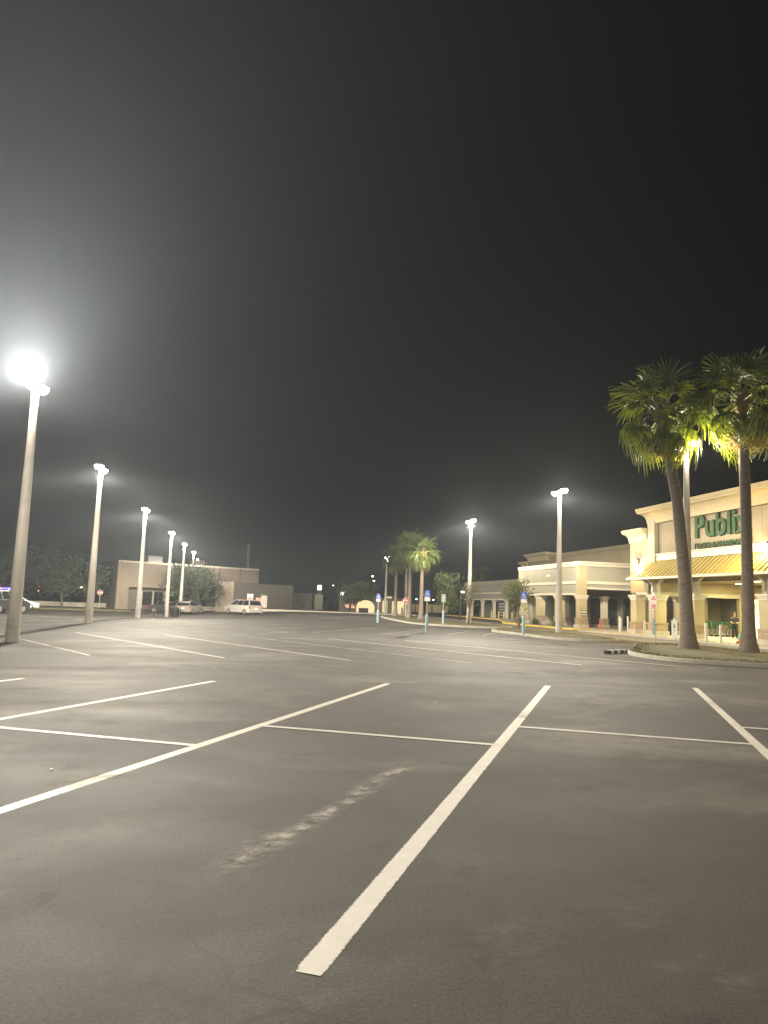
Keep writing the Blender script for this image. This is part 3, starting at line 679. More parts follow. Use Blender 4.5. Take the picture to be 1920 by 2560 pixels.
abuild(MB().sweep(cornice_prof(6.86,7.75,.45), [(37,81.4),(33.0,81.4),(33.0,75.5)]).box(33.0,37,75.5,81.4,6.86,7.7), 'roof_tower', M['stucco_cream'])
abuild(MB().sweep(cornice_prof(6.2,6.95,.40), [(37,83.4),(33.0,83.4),(33.0,81.5)]).box(33.0,37,81.4,83.4,6.2,6.9), 'roof_tower', M['stucco_cream'])
abuild(MB().box(27.3,33,56.3,69.4,5.2,5.25).box(33.3,45,48.3,83,6.7,6.75), 'roof', M['dark'])
for yy in (57.5,60.5,63.5,66.5):
    w = abuild(MB().box(32.93,32.96,yy,yy+2.2,.3,2.7), 'shop_window', M['glass'])
    abuild(MB().box(32.9,32.99,yy-.08,yy,.13,2.78).box(32.9,32.99,yy+2.2,yy+2.28,.13,2.78).box(32.9,32.99,yy,yy+2.2,2.7,2.78), 'window_frame', M['galv'], None).parent = w
pl = abuild(MB().box(27.9-.06,27.9-.02,56.2,56.21,1.0,1.1), 'plate_pin', M['steel'])
sg = abuild(MB().box(27.42,27.72,56.16,56.20,1.05,1.55), 'wall_plate', M['sign_teal'])
abuild(MB().box(27.44,27.70,56.145,56.158,1.37,1.47).box(27.44,27.70,56.145,56.158,1.17,1.24), 'plate_print', M['sign_white'], None).parent = sg
abuild(MB().box(27.18,27.24,62.2,62.55,4.45,4.6).tube([(27.24,62.4,4.5),(27.1,62.4,4.52),(27.02,62.4,4.42)],.05,6), 'flood_lamp', M['sign_white'])

far = thing('far_shop_row', 'lower grey shop row with slim columns beyond the arcade shops', 'building', (33,93,0))
def fbuild(mb, name, m, par=None, smooth=False):
    off = Vector((33,93,0)); mb.v = [tuple(Vector(v)-off) for v in mb.v]
    return mb.build(name, m, par or far, smooth)
fbuild(MB().box(33.05,33.4,83.5,106,2.62,4.7), 'fascia_wall', M['stucco_grey'])
fbuild(MB().sweep([(0,4.45),(.06,4.45),(.1,4.6),(.1,4.98),(0,4.98)], [(33.05,106),(33.05,83.5)]), 'cornice', M['stucco_sage'])
fbuild(MB().box(32.97,33.06,83.5,106,3.28,3.45), 'wall_band', M['trim'])
fbuild(MB().box(32.95,33.4,83.5,106,2.46,2.62), 'arcade_beam', M['trim'])
for yy in (84.6,88.6,93.2,97.9,102.6):
    p = fbuild(MB().box(33.0,33.32,yy,yy+.32,.13,2.2), 'column', M['trim'])
    q = fbuild(MB().box(32.95,33.37,yy-.05,yy+.37,2.2,2.30).box(32.9,33.42,yy-.1,yy+.42,2.30,2.46), 'capital', M['trim']); q.parent = p
fbuild(MB().box(36.0,36.3,83.5,106,.1,2.6).box(33.4,36.3,83.5,106,2.63,2.7), 'shop_wall', M['stucco_grey'])
for i, (a, b_, m_) in enumerate([(84.6,88.4,'glass'),(89.2,93.0,'glass'),(95.6,97.2,'e_shop'),(97.9,102,'glass')]):
    w = fbuild(MB().box(35.93,35.97,a,b_,.35,2.35), 'shop_window', M[m_])
    fbuild(MB().box(35.9,35.99,a-.08,a,.13,2.43).box(35.9,35.99,b_,b_+.08,.13,2.43).box(35.9,35.99,a,b_,2.35,2.43), 'window_frame', M['trim'], None).parent = w
# dark poster board with pale printed bands in the shop row
pb = fbuild(MB().box(33.42,33.47,89.3,92.7,.3,2.3), 'poster_board', M['dark'])
for k in range(5):
    fbuild(MB().box(33.39,33.415,89.7,92.2,.5+.35*k,.64+.35*k), 'printed_band', M['sign_blue' if k == 9 else 'galv'], None).parent = pb

# ------------------------------------------------------------------ far left buildings
def wall_between(p, q, z0, z1, th, mb=None):
    p, q = Vector(p), Vector(q); d = (q-p).normalized(); n = Vector((-d.y,d.x))*th
    return (mb or MB()).prism([tuple(p),tuple(q),tuple(q+n),tuple(p+n)], z0, z1)
big = thing('beige_building', 'large plain beige flat-roofed building behind the left lamp posts', 'building', (-16.2,106.5,-.5))
def bb(mb, name, m, par=None, off=(-16.2,106.5,-.5), root=None):
    o = Vector(off); mb.v = [tuple(Vector(v)-o) for v in mb.v]; return mb.build(name, m, par or root or big)
A, B, C = Vector((-16.2,106.5)), Vector((3.1,118)), Vector((-20.6,120.5))
dAB = (B-A).normalized(); nAB = Vector((-dAB.y,dAB.x))
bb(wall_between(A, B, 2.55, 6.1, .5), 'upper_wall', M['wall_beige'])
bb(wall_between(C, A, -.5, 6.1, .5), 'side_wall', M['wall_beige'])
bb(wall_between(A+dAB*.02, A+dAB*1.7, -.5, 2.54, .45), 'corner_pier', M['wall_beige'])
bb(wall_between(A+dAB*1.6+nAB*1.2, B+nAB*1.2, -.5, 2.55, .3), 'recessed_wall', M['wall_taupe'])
bb(wall_between(A+dAB*.3+nAB*.3, B+nAB*.3, 6.0, 6.02, 12), 'roof', M['dark'])
for i, (s0, s1) in enumerate([(4.2,5.6),(5.9,7.2),(7.6,9.6),(9.9,11.6),(13.0,14.0)]):
    w = bb(wall_between(A+dAB*s0+nAB*1.1, A+dAB*s1+nAB*1.1, .1, 2.0, .08), 'window', M['glass'])
    bb(wall_between(A+dAB*(s0-.16)+nAB*1.05, A+dAB*s0+nAB*1.05, -.2, 2.1, .12), 'window_frame', M['trim'], w).parent = w
MBm = MB().tube([(1.3,118.5,5.9),(1.3,118.5,10.0)], .22, 10); bb(MBm, 'flue', M['wall_taupe'])
for s_ in (3.0, 9.2, 15.4, 19.0):
    bb(wall_between(A+dAB*s_-nAB*.09, A+dAB*(s_+.12)-nAB*.09, 2.56, 6.0, .085), 'downpipe', M['wall_taupe'])
bb(wall_between(A+dAB*.0-nAB*.06, B-nAB*.06, 5.92, 6.16, .055), 'parapet_cap', M['trim'])
for s_, w_u, h_u in ((6.0,2.2,.9),(13.5,1.6,.7)):
    bb(wall_between(A+dAB*s_+nAB*4, A+dAB*(s_+w_u)+nAB*4, 6.02, 6.02+h_u+.35, 1.6), 'roof_unit', M['galv'])
b1 = bb(wall_between(A+dAB*7.5+nAB*.9, A+dAB*11.0+nAB*.9, 1.55, 2.15, .06), 'lit_banner', M['e_green'])
low = thing('low_lit_shop', 'low taupe shop building with a lit red and white doorway behind the van', 'building', (-0.55,105.4,-.4))
LO = (-0.55,105.4,-.4)
P, Q = Vector((-0.55,105.4)), Vector((8.4,116.3)); dPQ = (Q-P).normalized(); nPQ = Vector((-dPQ.y,dPQ.x))
bb(wall_between(P, Q, -.5, 3.75, .5), 'front_wall', M['wall_taupe'], None, LO, low)
bb(wall_between(Vector((-3.0,107)), P, -.5, 3.78, .5), 'side_wall', M['wall_beige'], None, LO, low)
bb(wall_between(Vector((-2.6,107.2)), Q+nPQ*.2, 3.6, 3.62, 6), 'roof', M['dark'], None, LO, low)
def low_piece(name, s0, s1, z0, z1, m, out=.06):
    return bb(wall_between(P+dPQ*s0-nPQ*out, P+dPQ*s1-nPQ*out, z0, z1, out-.005), name, M[m], None, LO, low)
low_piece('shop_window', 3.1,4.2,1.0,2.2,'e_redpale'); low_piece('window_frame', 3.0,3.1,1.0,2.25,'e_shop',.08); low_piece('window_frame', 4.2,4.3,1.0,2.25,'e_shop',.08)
low_piece('window_sign', 3.25,3.55,1.8,2.1,'e_white',.09); low_piece('window_sign', 3.8,4.1,1.8,2.1,'e_white',.09)
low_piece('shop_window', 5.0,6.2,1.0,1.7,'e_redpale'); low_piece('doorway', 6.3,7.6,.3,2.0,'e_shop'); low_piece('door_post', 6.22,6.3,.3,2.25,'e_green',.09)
low_piece('door_post', 6.75,6.85,.2,2.2,'trim',.09); low_piece('door_post', 7.2,7.28,.2,2.15,'trim',.09)

# ------------------------------------------------------------------ palms and trees
def frond_mesh(seg, blade, pet, droop, m_blade, seed, wid=0.045):
    rnd = random.Random(seed); b = MB()
    pts = [(pet*i/4, 0, -0.10*pet*(i/4)**2) for i in range(5)]
    b.tube(pts, [.028,.022,.018,.015,.012], 4); npet = len(b.f)
    tip = Vector(pts[-1])
    for i in range(seg):
        t = (i/(seg-1)-.5)*2; ang = t*R(118)+rnd.gauss(0,.03)
        ln = blade*(1.0-.28*t*t)*rnd.uniform(.85,1.08)
        dx, dy = math.cos(ang), math.sin(ang)
        prev = None; px_, py_ = -dy, dx
        for j in range(4):
            s = j/3; r = ln*s; dz = -droop*ln*s**2.2*rnd.uniform(.8,1.2)+.10*math.sin(abs(t)*1.6)*r
            r2 = r*(1-.30*droop*s*s)
            w = wid*(0.35+1.2*s*(1-s)*2.2)*(1-s*.75)+.004
            c = tip+Vector((dx*r2,dy*r2,dz)); fold = .018*(1 if i % 2 else -1)
            q = [c+Vector((px_*w,py_*w,fold)), c-Vector((px_*w,py_*w,fold))]
            n = len(b.v); b.v += [tuple(v) for v in q]
            if prev is not None: b.f.append((prev, prev+1, n+1, n))
            prev = n
    me = b.mesh('frond', M['petiole'])
    me.materials.append(m_blade)
    for k, p in enumerate(me.polygons): p.material_index = 0 if k < npet else 1
    return me
FR = [frond_mesh(22, .95, 1.15, d_, M['frond'], 10+i) for i, d_ in enumerate((.25,.5,.8,1.1))]
FD = [frond_mesh(16, .85, .9, d_, M['frond_dead'], 30+i, .035) for i, d_ in enumerate((.9,1.4))]
FS = [frond_mesh(13, .95, 1.05, d_, M['frond'], 50+i, .07) for i, d_ in enumerate((.4,.9))]
FSD = [frond_mesh(9, .85, .8, 1.2, M['frond_dead'], 60, .06)]
def palm(X, Y, h, label, group, trunk_pts=None, r0=.30, r1=.20, n_green=38, n_dead=14, scale=1.0, fine=True, seed=1, z=None, lamp=None):
    rnd = random.Random(seed); z = gz(X,Y) if z is None else z
    t = thing('palm_tree', label, 'palm', (X,Y,z), 0, group)
    tp = trunk_pts or [(0,0,-.1),(0.02,0,h*.3),(0,0.02,h*.65),(0,0,h)]
    b = MB(); dense = []
    for i in range(len(tp)-1):
        a, c = Vector(tp[i]), Vector(tp[i+1]); k = 7
        for j in range(k): dense.append(a.lerp(c, j/k))
    dense.append(Vector(tp[-1])); rad = []
    for i, p in enumerate(dense):
        s = i/(len(dense)-1); rad.append((r1+(r0-r1)*(1-s)**1.5+ .16*math.exp(-max(0,p.z)/.35))*(1+rnd.gauss(0,.018)))
    b.tube(dense, rad, 14); b.build('trunk', M['palm_trunk'], t, True)
    top_ = Vector(tp[-1]); g, dd = (FR, FD) if fine else (FS, FSD)
    # fibrous boot under the crown
    MB().tube([top_+Vector((0,0,-.5)), top_+Vector((0,0,-.1)), top_+Vector((0,0,.35))], [r1*1.05, r1*1.6, r1*.7], 10).build('leaf_base', M['frond_dead'], t, True)
    for i in range(n_green):
        u = (i+.5)/n_green; el = R(78-125*u+rnd.gauss(0,6)); az = i*2.39996+rnd.gauss(0,.15)
        me = g[min(len(g)-1, int(u*len(g)))]; s = scale*rnd.uniform(.88,1.1)*(1.0 if u > .15 else .85)
        obj('frond', me, t, top_+Vector((0,0,.15-.3*u)), (rnd.gauss(0,.25), -el, az), (s,s,s))
    for i in range(n_dead):
        el = R(-58-22*rnd.random()); az = i*2.39996*1.3+rnd.gauss(0,.2); s = scale*rnd.uniform(.75,1.0)
        obj('dead_frond', dd[i % len(dd)], t, top_+Vector((0,0,-.2-.2*rnd.random())), (rnd.gauss(0,.3), -el, az), (s,s,s))
    return t
palm(18.28, 27.81, 9.4, 'tall fan palm with a leaning trunk, left of the two by the store sign', 'tall fan palms on the near island',
     [(0,0,0),(-.12,.05,3.0),(-.32,.18,6.2),(-.85,.48,10.0)], .29, .21, 46, 24, 1.16, True, 3, .15)
palm(20.16, 26.62, 9.4, 'tall fan palm with a straight trunk, at the right edge by the hydrant', 'tall fan palms on the near island',
     [(0,0,0),(.02,0,3.0),(0.02,0,6.2),(-.02,0.05,10.3)], .26, .20, 46, 24, 1.16, True, 4, .15)
PC = 'fan palms in the distant cluster'
for i, (X, Y, h, lb) in enumerate([(17.9,84,6.7,'leftmost fan palm of the distant cluster, beside the far lamp post'),(19.2,84.5,7.2,'pale slim fan palm, second from the left in the distant cluster'),
        (16.9,72.6,7.3,'tallest dark-topped fan palm in the middle of the distant cluster'),(17.4,69.8,6.4,'rightmost fan palm of the distant cluster, behind the blue sign')]):
    palm(X, Y, h, lb, PC, None, .22, .15, 34, 14, 1.05, False, 11+i, .15)
PF = 'far palms beyond the road'
for i, (X, Y, h, lb) in enumerate([(-38.6,150,9.2,'faint far palm just right of the nearest lamp post'),(-36.1,150,9.4,'far palm with a lit trunk, middle of the far left three'),(-34.4,152,9.9,'far palm with yellow-lit leaves, rightmost of the far left three')]):
    palm(X, Y, h, lb, PF, None, .22, .16, 14, 5, 1.1, False, 21+i, -.5)
palm(37.6, 112, 6.4, 'lit palm crown showing above the far shop row roof', None, None, .2, .15, 16, 4, 1.0, False, 31, 0)

def tree(X, Y, h, crown, label, m_leaf='leaf', group=None, leaves=2600, size=.10, trunk_r=.09, lean=0, clear=.35, seed=1, limbs=7, z=None, bare=False):
    rnd = random.Random(seed); z = gz(X,Y)+(.14 if 14 < X < 21 else 0) if z is None else z
    t = thing('tree', label, 'tree', (X,Y,z), 0, group)
    b = MB(); fork = Vector((lean,0,h*clear))
    b.tube([(0,0,-.1),(lean*.4,.02,h*clear*.5),fork], [trunk_r*1.25,trunk_r,trunk_r*.8], 8)
    tips = []
    for i in range(limbs):
        az = i*2.4+rnd.gauss(0,.3); r = crown[0]*rnd.uniform(.45,.95); zz = h*clear+(h*(1-clear))*rnd.uniform(.35,.95)
        rr = r*(1-.55*max(0,(zz/h-.6)/.4)); tip = Vector((lean+rr*math.cos(az), rr*math.sin(az), zz)); mid = fork.lerp(tip,.5)+Vector((0,0,.12*h*rnd.random()))
        b.tube([fork+Vector((0,0,-.05)), mid, tip], [trunk_r*.55,trunk_r*.35,trunk_r*.12], 6); tips.append((mid,tip))
        for q in range(3):
            e = tip+Vector((rnd.gauss(0,.3*crown[0]),rnd.gauss(0,.3*crown[0]),rnd.gauss(.1,.15)*h*.3)); b.tube([mid.lerp(tip,.6), e], [trunk_r*.2,.008], 4); tips.append((tip,e))
            if bare:
                for _ in range(4): b.tube([e, e+Vector((rnd.gauss(0,.25),rnd.gauss(0,.25),rnd.gauss(.25,.15)))], [.010,.004], 3)
    b.build('trunk', M['bark'], t, True)
    c = MB(); zc = h*(clear+(1-clear)*.52); rz_ = h*(1-clear)*.56
    clumps = [(Vector((lean+rnd.gauss(0,.45)*crown[0], rnd.gauss(0,.45)*crown[0], zc+rnd.uniform(-.85,.95)*rz_))) for _ in range(26)]+[e for _, e in tips]
    for _ in range(leaves):
        k = rnd.choice(clumps); s = size*rnd.uniform(.6,1.4)
        sp = .22*crown[0]+.06
        p = k+Vector((rnd.gauss(0,sp),rnd.gauss(0,sp),rnd.gauss(0,sp*.8)))
        a = Vector((rnd.gauss(0,1),rnd.gauss(0,1),rnd.gauss(0,1))).normalized()*s; q = Vector((rnd.gauss(0,1),rnd.gauss(0,1),rnd.gauss(0,.5))).normalized()*s*.55
        c.add([p-a,p+q,p+a,p-q],[(0,1,2,3)])
    c.build('crown', M[m_leaf], t)
    return t
tree(20.0, 71.0, 4.1, (1.15,), 'young leafy tree with a pointed crown, left of the bare-topped pole', 'leaf', None, 3000, .13, .07, 0, .25, 2)
tree(18.45, 58.1, 3.0, (0.95,), 'small nearly bare tree at the foot of the middle right lamp post', 'leaf', None, 500, .07, .10, .1, .38, 3, 9, None, True)
tree(18.75, 47.8, 2.95, (0.85,), 'small wispy olive-green tree beside the right blue parking sign', 'leaf', None, 1500, .09, .09, -.1, .5, 4)
tree(17.2, 109, 3.7, (2.3,), 'low broad round tree on the far verge left of the palms', 'leaf', None, 2600, .22, .12, 0, .25, 5)
tree(-6.0, 104.5, 5.6, (2.9,), 'dark rounded tree in front of the beige building', 'leaf_dark', None, 3800, .25, .16, 0, .3, 6)
TL = 'hazy dark trees at the far left'
tree(-24.2, 112, 6.3, (3.1,), 'hazy dark tree with a pale trunk left of the second lamp post', 'leaf_dark', TL, 3200, .28, .17, -.3, .33, 7)
tree(-19.8, 110, 5.2, (1.7,), 'hazy dark tree just right of the second lamp post, by the stop sign', 'leaf_dark', TL, 2200, .24, .14, .2, .35, 8)
tree(-31.5, 116, 6.0, (3.2,), 'hazy dark tree behind the white car', 'leaf_dark', TL, 3000, .3, .17, 0, .28, 9)
tree(-40.5, 118, 7.0, (3.6,), 'hazy dark tree at the left edge behind the police car', 'leaf_dark', TL, 3000, .3, .18, 0, .25, 10)
# arcade planting
def shrub(X, Y, w, h, label, seed):
    rnd = random.Random(seed); c = MB()
    for _ in range(700):
        p = Vector((rnd.gauss(0,.42)*w, rnd.gauss(0,.42)*w*1.3, abs(rnd.gauss(0,.5))*h)); s = .06*rnd.uniform(.6,1.4)
        a = Vector((rnd.gauss(0,1),rnd.gauss(0,1),rnd.gauss(0,1))).normalized()*s; q = Vector((rnd.gauss(0,1),rnd.gauss(0,1),rnd.gauss(0,1))).normalized()*s*.6
        c.add([p-a,p+q,p+a,p-q],[(0,1,2,3)])
    o = c.build('shrub', M['leaf']); o.location = (X,Y,.13); tag(o, label, 'shrub', 'low shrubs along the arcade')
shrub(26.3,58.4,.45,.5,'low shrub at the foot of the arcade corner pillar',1)
shrub(26.3,63.0,.4,.5,'low shrub between the first and second arcade pillars',2)
shrub(26.3,66.8,.5,.55,'low shrub by the far arcade pillars',3)
# far dark wood line behind everything
wl = MB(); rnd = random.Random(5)
for i in range(9000):
    x = rnd.uniform(-150,150); yy = 205+rnd.uniform(0,12)-.12*abs(x); hmax = 3.0+1.3*math.sin(x*.21)+1.0*math.sin(x*.07+1)
    p = Vector((x,yy,max(.2,rnd.random()**.7*hmax))); s = .6*rnd.uniform(.5,1.3)
    a = Vector((rnd.gauss(0,1),rnd.gauss(0,1),rnd.gauss(0,1))).normalized()*s; q = Vector((rnd.gauss(0,1),rnd.gauss(0,1),rnd.gauss(0,1))).normalized()*s*.6
    wl.add([p-a,p+q,p+a,p-q],[(0,1,2,3)])
tag(wl.build('far_wood', M['leaf_dark']), 'dark far-off line of trees along the horizon', 'trees', None, 'stuff')

# ------------------------------------------------------------------ signs
def octagon(r): return [(r*math.cos(R(22.5+45*i)), r*math.sin(R(22.5+45*i))) for i in range(8)]
def facing(X, Y): return math.atan2(X, -Y)*1.0     # rotates a sign facing -y towards the camera
def stop_sign(X, Y, top_, r, label, face=0, z=None):
    z = gz(X,Y)+(.14 if 12.9 < X < 21.3 else 0) if z is None else z
    t = thing('stop_sign', label, 'stop sign', (X,Y,z), face, 'stop signs')
    MB().box(-.03,.03,-.02,.02,-.1,top_-.05).build('post', M['galv'], t)
    pl_ = MB().add([(x,-.035,top_-r+y) for x,y in octagon(r)]+[(x,-.025,top_-r+y) for x,y in octagon(r)], [tuple(range(8)), tuple(range(15,7,-1))]+[(i,8+i,8+(i+1)%8,(i+1)%8) for i in range(8)]).build('plate', M['sign_white'], t)
    MB().add([(x*.93,-.0375,top_-r+y*.93) for x,y in octagon(r)], [tuple(range(8))]).build('red_field', M['sign_red'], pl_)
    me = text_mesh('STOP', r*.72, .001, M['sign_white'], 'lettering', .004); o = obj('lettering', me, pl_, (0,-.0395,top_-r), (R(90),0,0))
    return t
s1 = stop_sign(19.25, 31.96, 2.28, .37, 'red stop sign with a green plate below it, before the store pillars', R(-98))
MB().box(-.16,.16,-.030,-.022,.45,.82).build('green_plate', M['sign_green'], s1); MB().box(-.16,.16,-.030,-.022,.86,1.17).build('green_plate', M['sign_green'], s1)
stop_sign(18.9, 83, 2.15, .37, 'distant red stop sign among the palm cluster trunks', R(-10))
stop_sign(-18.2, 106, 2.5, .37, 'faded far stop sign at the left corner of the beige building', R(10))
def wheelchair(size, m):
    b = MB(); s = size
    def disc(cx, cz, r, n=12): b.add([(cx+r*math.cos(i*2*math.pi/n),0,cz+r*math.sin(i*2*math.pi/n)) for i in range(n)], [tuple(range(n))])
    def bar(p, q, w):
        p, q = Vector(p), Vector(q); d = (q-p).normalized(); n = Vector((-d.y,d.x))*w/2
        b.add([(a.x,0,a.y) for a in (p+n,p-n,q-n,q+n)], [(0,1,2,3)])
    disc(-.05*s,.38*s,.075*s); bar((-.05*s,.30*s),(-.02*s,-.02*s),.09*s); bar((-.04*s,.14*s),(.16*s,.14*s),.06*s)
    bar((-.02*s,0),(.17*s,0),.09*s); bar((.17*s,0),(.25*s,-.28*s),.08*s); bar((.24*s,-.30*s),(.34*s,-.26*s),.07*s)
    n = 14; r0, r1 = .24*s, .31*s
    for i in range(n):
        a0, a1 = R(120+i*230/n), R(120+(i+1)*230/n)
        b.add([(r*math.cos(a)-.03*s,0.0,r*math.sin(a)-.14*s) for r, a in ((r0,a0),(r1,a0),(r1,a1),(r0,a1))], [(0,1,2,3)])
    return b.mesh('symbol', m)
def parking_sign(X, Y, top_, label, face, front=True):
    t = thing('parking_sign', label, 'parking sign', (X,Y,gz(X,Y)+(.12 if X > 15 else 0)), face, 'disabled parking signs on blue posts')
    MB().tube([(0,0,-.05),(0,0,top_-.1)], .03, 8).build('pipe', M['galv'], t, True)
    MB().lathe([(.088,-.02),(.09,.9),(.088,1.0),(.05,1.05),(.03,1.06)], 14).build('sleeve', M['post_blue'], t, True)
    p = MB().box(-.16,.16,-.045,-.033,top_-.62,top_)
    pb_ = p.build('plate', M['galv'], t)
    if front:
        MB().box(-.155,.155,-.049,-.0455,top_-.40,top_-.005).build('blue_panel', M['sign_blue'], pb_)
        obj('symbol', wheelchair(.34, M['sign_white']), pb_, (0,-.0515,top_-.21))
        w = MB().box(-.155,.155,-.049,-.0455,top_-.615,top_-.41).build('white_panel', M['sign_white'], pb_)
    return t
parking_sign(10.6, 41.1, 2.4, 'blue disabled parking sign on a pale blue post, nearest and in the middle', R(-15))
parking_sign(11.08, 58.6, 2.3, 'small blue disabled parking sign left of the palm cluster', R(-11))
parking_sign(15.8, 39.6, 2.36, 'blue disabled parking sign before the wispy tree and arcade', R(-22))
parking_sign(15.8, 56.2, 2.3, 'bare back of a sign on a pale blue post before the young tree', R(-15), False)

# ------------------------------------------------------------------ bollards, bins, hydrant, small things
def bollard(X, Y, h, label, r=.075, m='bollard', z=SWZ, group='white bollards along the store pavement'):
    t = MB().lathe([(r,-.03),(r,h-.08),(r*.9,h-.03),(r*.5,h)], 12).build('bollard', M[m], None, True); t.location = (X,Y,z)
    return tag(t, label, 'bollard', group)
for X, Y, h, lb in [(26.1,47.6,1.0,'white bollard nearest the arcade gap, first left of the store corner'),(29.2,53.4,1.1,'white bollard deep in the gap, leftmost behind'),(28.9,51.6,1.15,'white bollard in the gap just left of the store corner pillar'),
        (25.45,43.4,.95,'white bollard between the store corner and the stop sign'),(25.6,37.3,1.02,'white bollard right of the leaning palm trunk'),(26.0,36.6,.95,'white bollard midway between the two palm trunks')]:
    bollard(X, Y, h, lb)
for X, Y, lb in [(32.1,91.4,'yellow post farthest along the far shop row'),(32.2,89.0,'yellow post, second farthest by the far shop row'),(31.9,86.3,'yellow post before the poster board'),(32.3,84.6,'yellow post by the end column of the far shops')]:
    bollard(X, Y, .9, lb, .06, 'bollard_yellow', .13, 'yellow posts by the far shop row')
bd = thing('standing_sign', 'narrow white upright notice board beside the leaning palm', 'notice board', (25.5,40.2,SWZ), R(-32))
MB().box(-.16,.16,-.03,.03,.05,1.08).build('panel', M['sign_white'], bd)
MB().tube([(0,.06,-.02),(0,.06,1.2)], .06, 10).build('post', M['bollard'], bd, True)
pr = MB()
for k, (a, w) in enumerate([(.80,.05),(.70,.07),(.62,.04),(.45,.03)]):
    pr.add([(-w,-.0325,a),(w*.6,-.0325,a-.02),(w,-.0325,a+.05),(-w*.4,-.0325,a+.045)], [(0,1,2,3)])
pr.build('print', M['dark'], bd)
def bin_(X, Y, h, r, label, z=SWZ):
    t = thing('litter_bin', label, 'bin', (X,Y,z), 0, 'dark litter bins')
    MB().lathe([(r*.85,0),(r,h*.75),(r*1.03,h*.8)], 14).build('body', M['dark'], t, True)
    MB().lathe([(r*1.05,h*.8),(r*1.05,h*.85),(r*.7,h*.97),(r*.3,h)], 14).build('lid', M['dark'], t, True)
    return t
bin_(28.0, 46.3, .75, .22, 'small black bin in the gap by the stop sign'); 
bin_(29.35, 46.6, 1.0, .32, 'black bin behind the second store pillar')
hy = thing('fire_hydrant', 'orange fire hydrant with a pale green cap beside the right palm', 'hydrant', (21.5,28.85,.02), R(-30))
MB().lathe([(.17,0),(.17,.05),(.115,.06),(.11,.50),(.15,.51),(.15,.56)], 16).build('barrel', M['hydrant'], hy, True)
MB().lathe([(.14,.56),(.15,.60),(.13,.70),(.08,.77),(.035,.79),(.035,.85),(.02,.86)], 16).build('bonnet', M['hydrant_green'], hy, True)
for sx in (-1, 1): MB().lathe([(.055,.08),(.055,.15),(.07,.15),(.07,.20),(.03,.22)], 10, (0,0,.42), 'x').build('nozzle', M['hydrant'], hy, True) if sx > 0 else MB().lathe([(.055,-.08),(.055,-.15),(.07,-.15),(.07,-.20),(.03,-.22)], 10, (0,0,.42), 'x').build('nozzle', M['hydrant'], hy, True)
MB().lathe([(.07,-.08),(.07,-.17),(.09,-.17),(.09,-.22),(.03,-.24)], 10, (0,0,.36), 'y').build('pumper_nozzle', M['dark'], hy, True)
cn = thing('traffic_cone', 'pinkish red traffic cone in the dark arcade opening', 'cone', (28.9,56.0,SWZ))
MB().lathe([(.14,.02),(.03,.68),(.025,.70)], 14).build('cone_body', M['cone'], cn, True); MB().box(-.18,.18,-.18,.18,0,.03).build('base', M['cone'], cn)
wsp = thing('wheel_stop', 'black and white striped kerb stop at the tip of the palm island', 'wheel stop', (14.3,26.35,0), math.atan2(.9,1.2))
for i in range(7):
    MB().yprism([(-.95+i*.27,0),(-.95+i*.27+.268,0),(-.95+i*.27+.268,.13),(-.95+i*.27,.13)], -.075,.075).build('stripe', M['dark' if i % 2 == 0 else 'sign_white'], wsp)
# cart corral posts and bin at the left
for i, (X, Y, h, lb) in enumerate([(-7.6,73.0,1.05,'black post, leftmost of the row near the third lamp post'),(-7.2,72.0,2.4,'tall thin black post right of the third lamp post'),(-6.9,75.2,.95,'black post just left of the fourth lamp post'),(-5.4,75.6,.95,'black post right of the dark litter bin')]):
    t = MB().tube([(0,0,-.05),(0,0,h)], .045, 8).build('post', M['dark'], None, True); t.location = (X,Y,gz(X,Y)); tag(t, lb, 'post', 'black posts by the left lamp posts')
for i in range(5):
    X, Y = -11.0+i*.75, 88.5+.1*i
    t = MB().tube([(0,0,-.05),(0,0,.85)], .05, 8).build('post', M['dark'], None, True); t.location = (X,Y,gz(X,Y)); tag(t, ['leftmost','second from the left','middle','second from the right','rightmost'][i]+' of the five short far black posts before the beige building', 'post', 'short far black posts')
bin_(-6.0, 76.6, .98, .40, 'wide dark litter bin between black posts at the left', gz(-6,76.6))

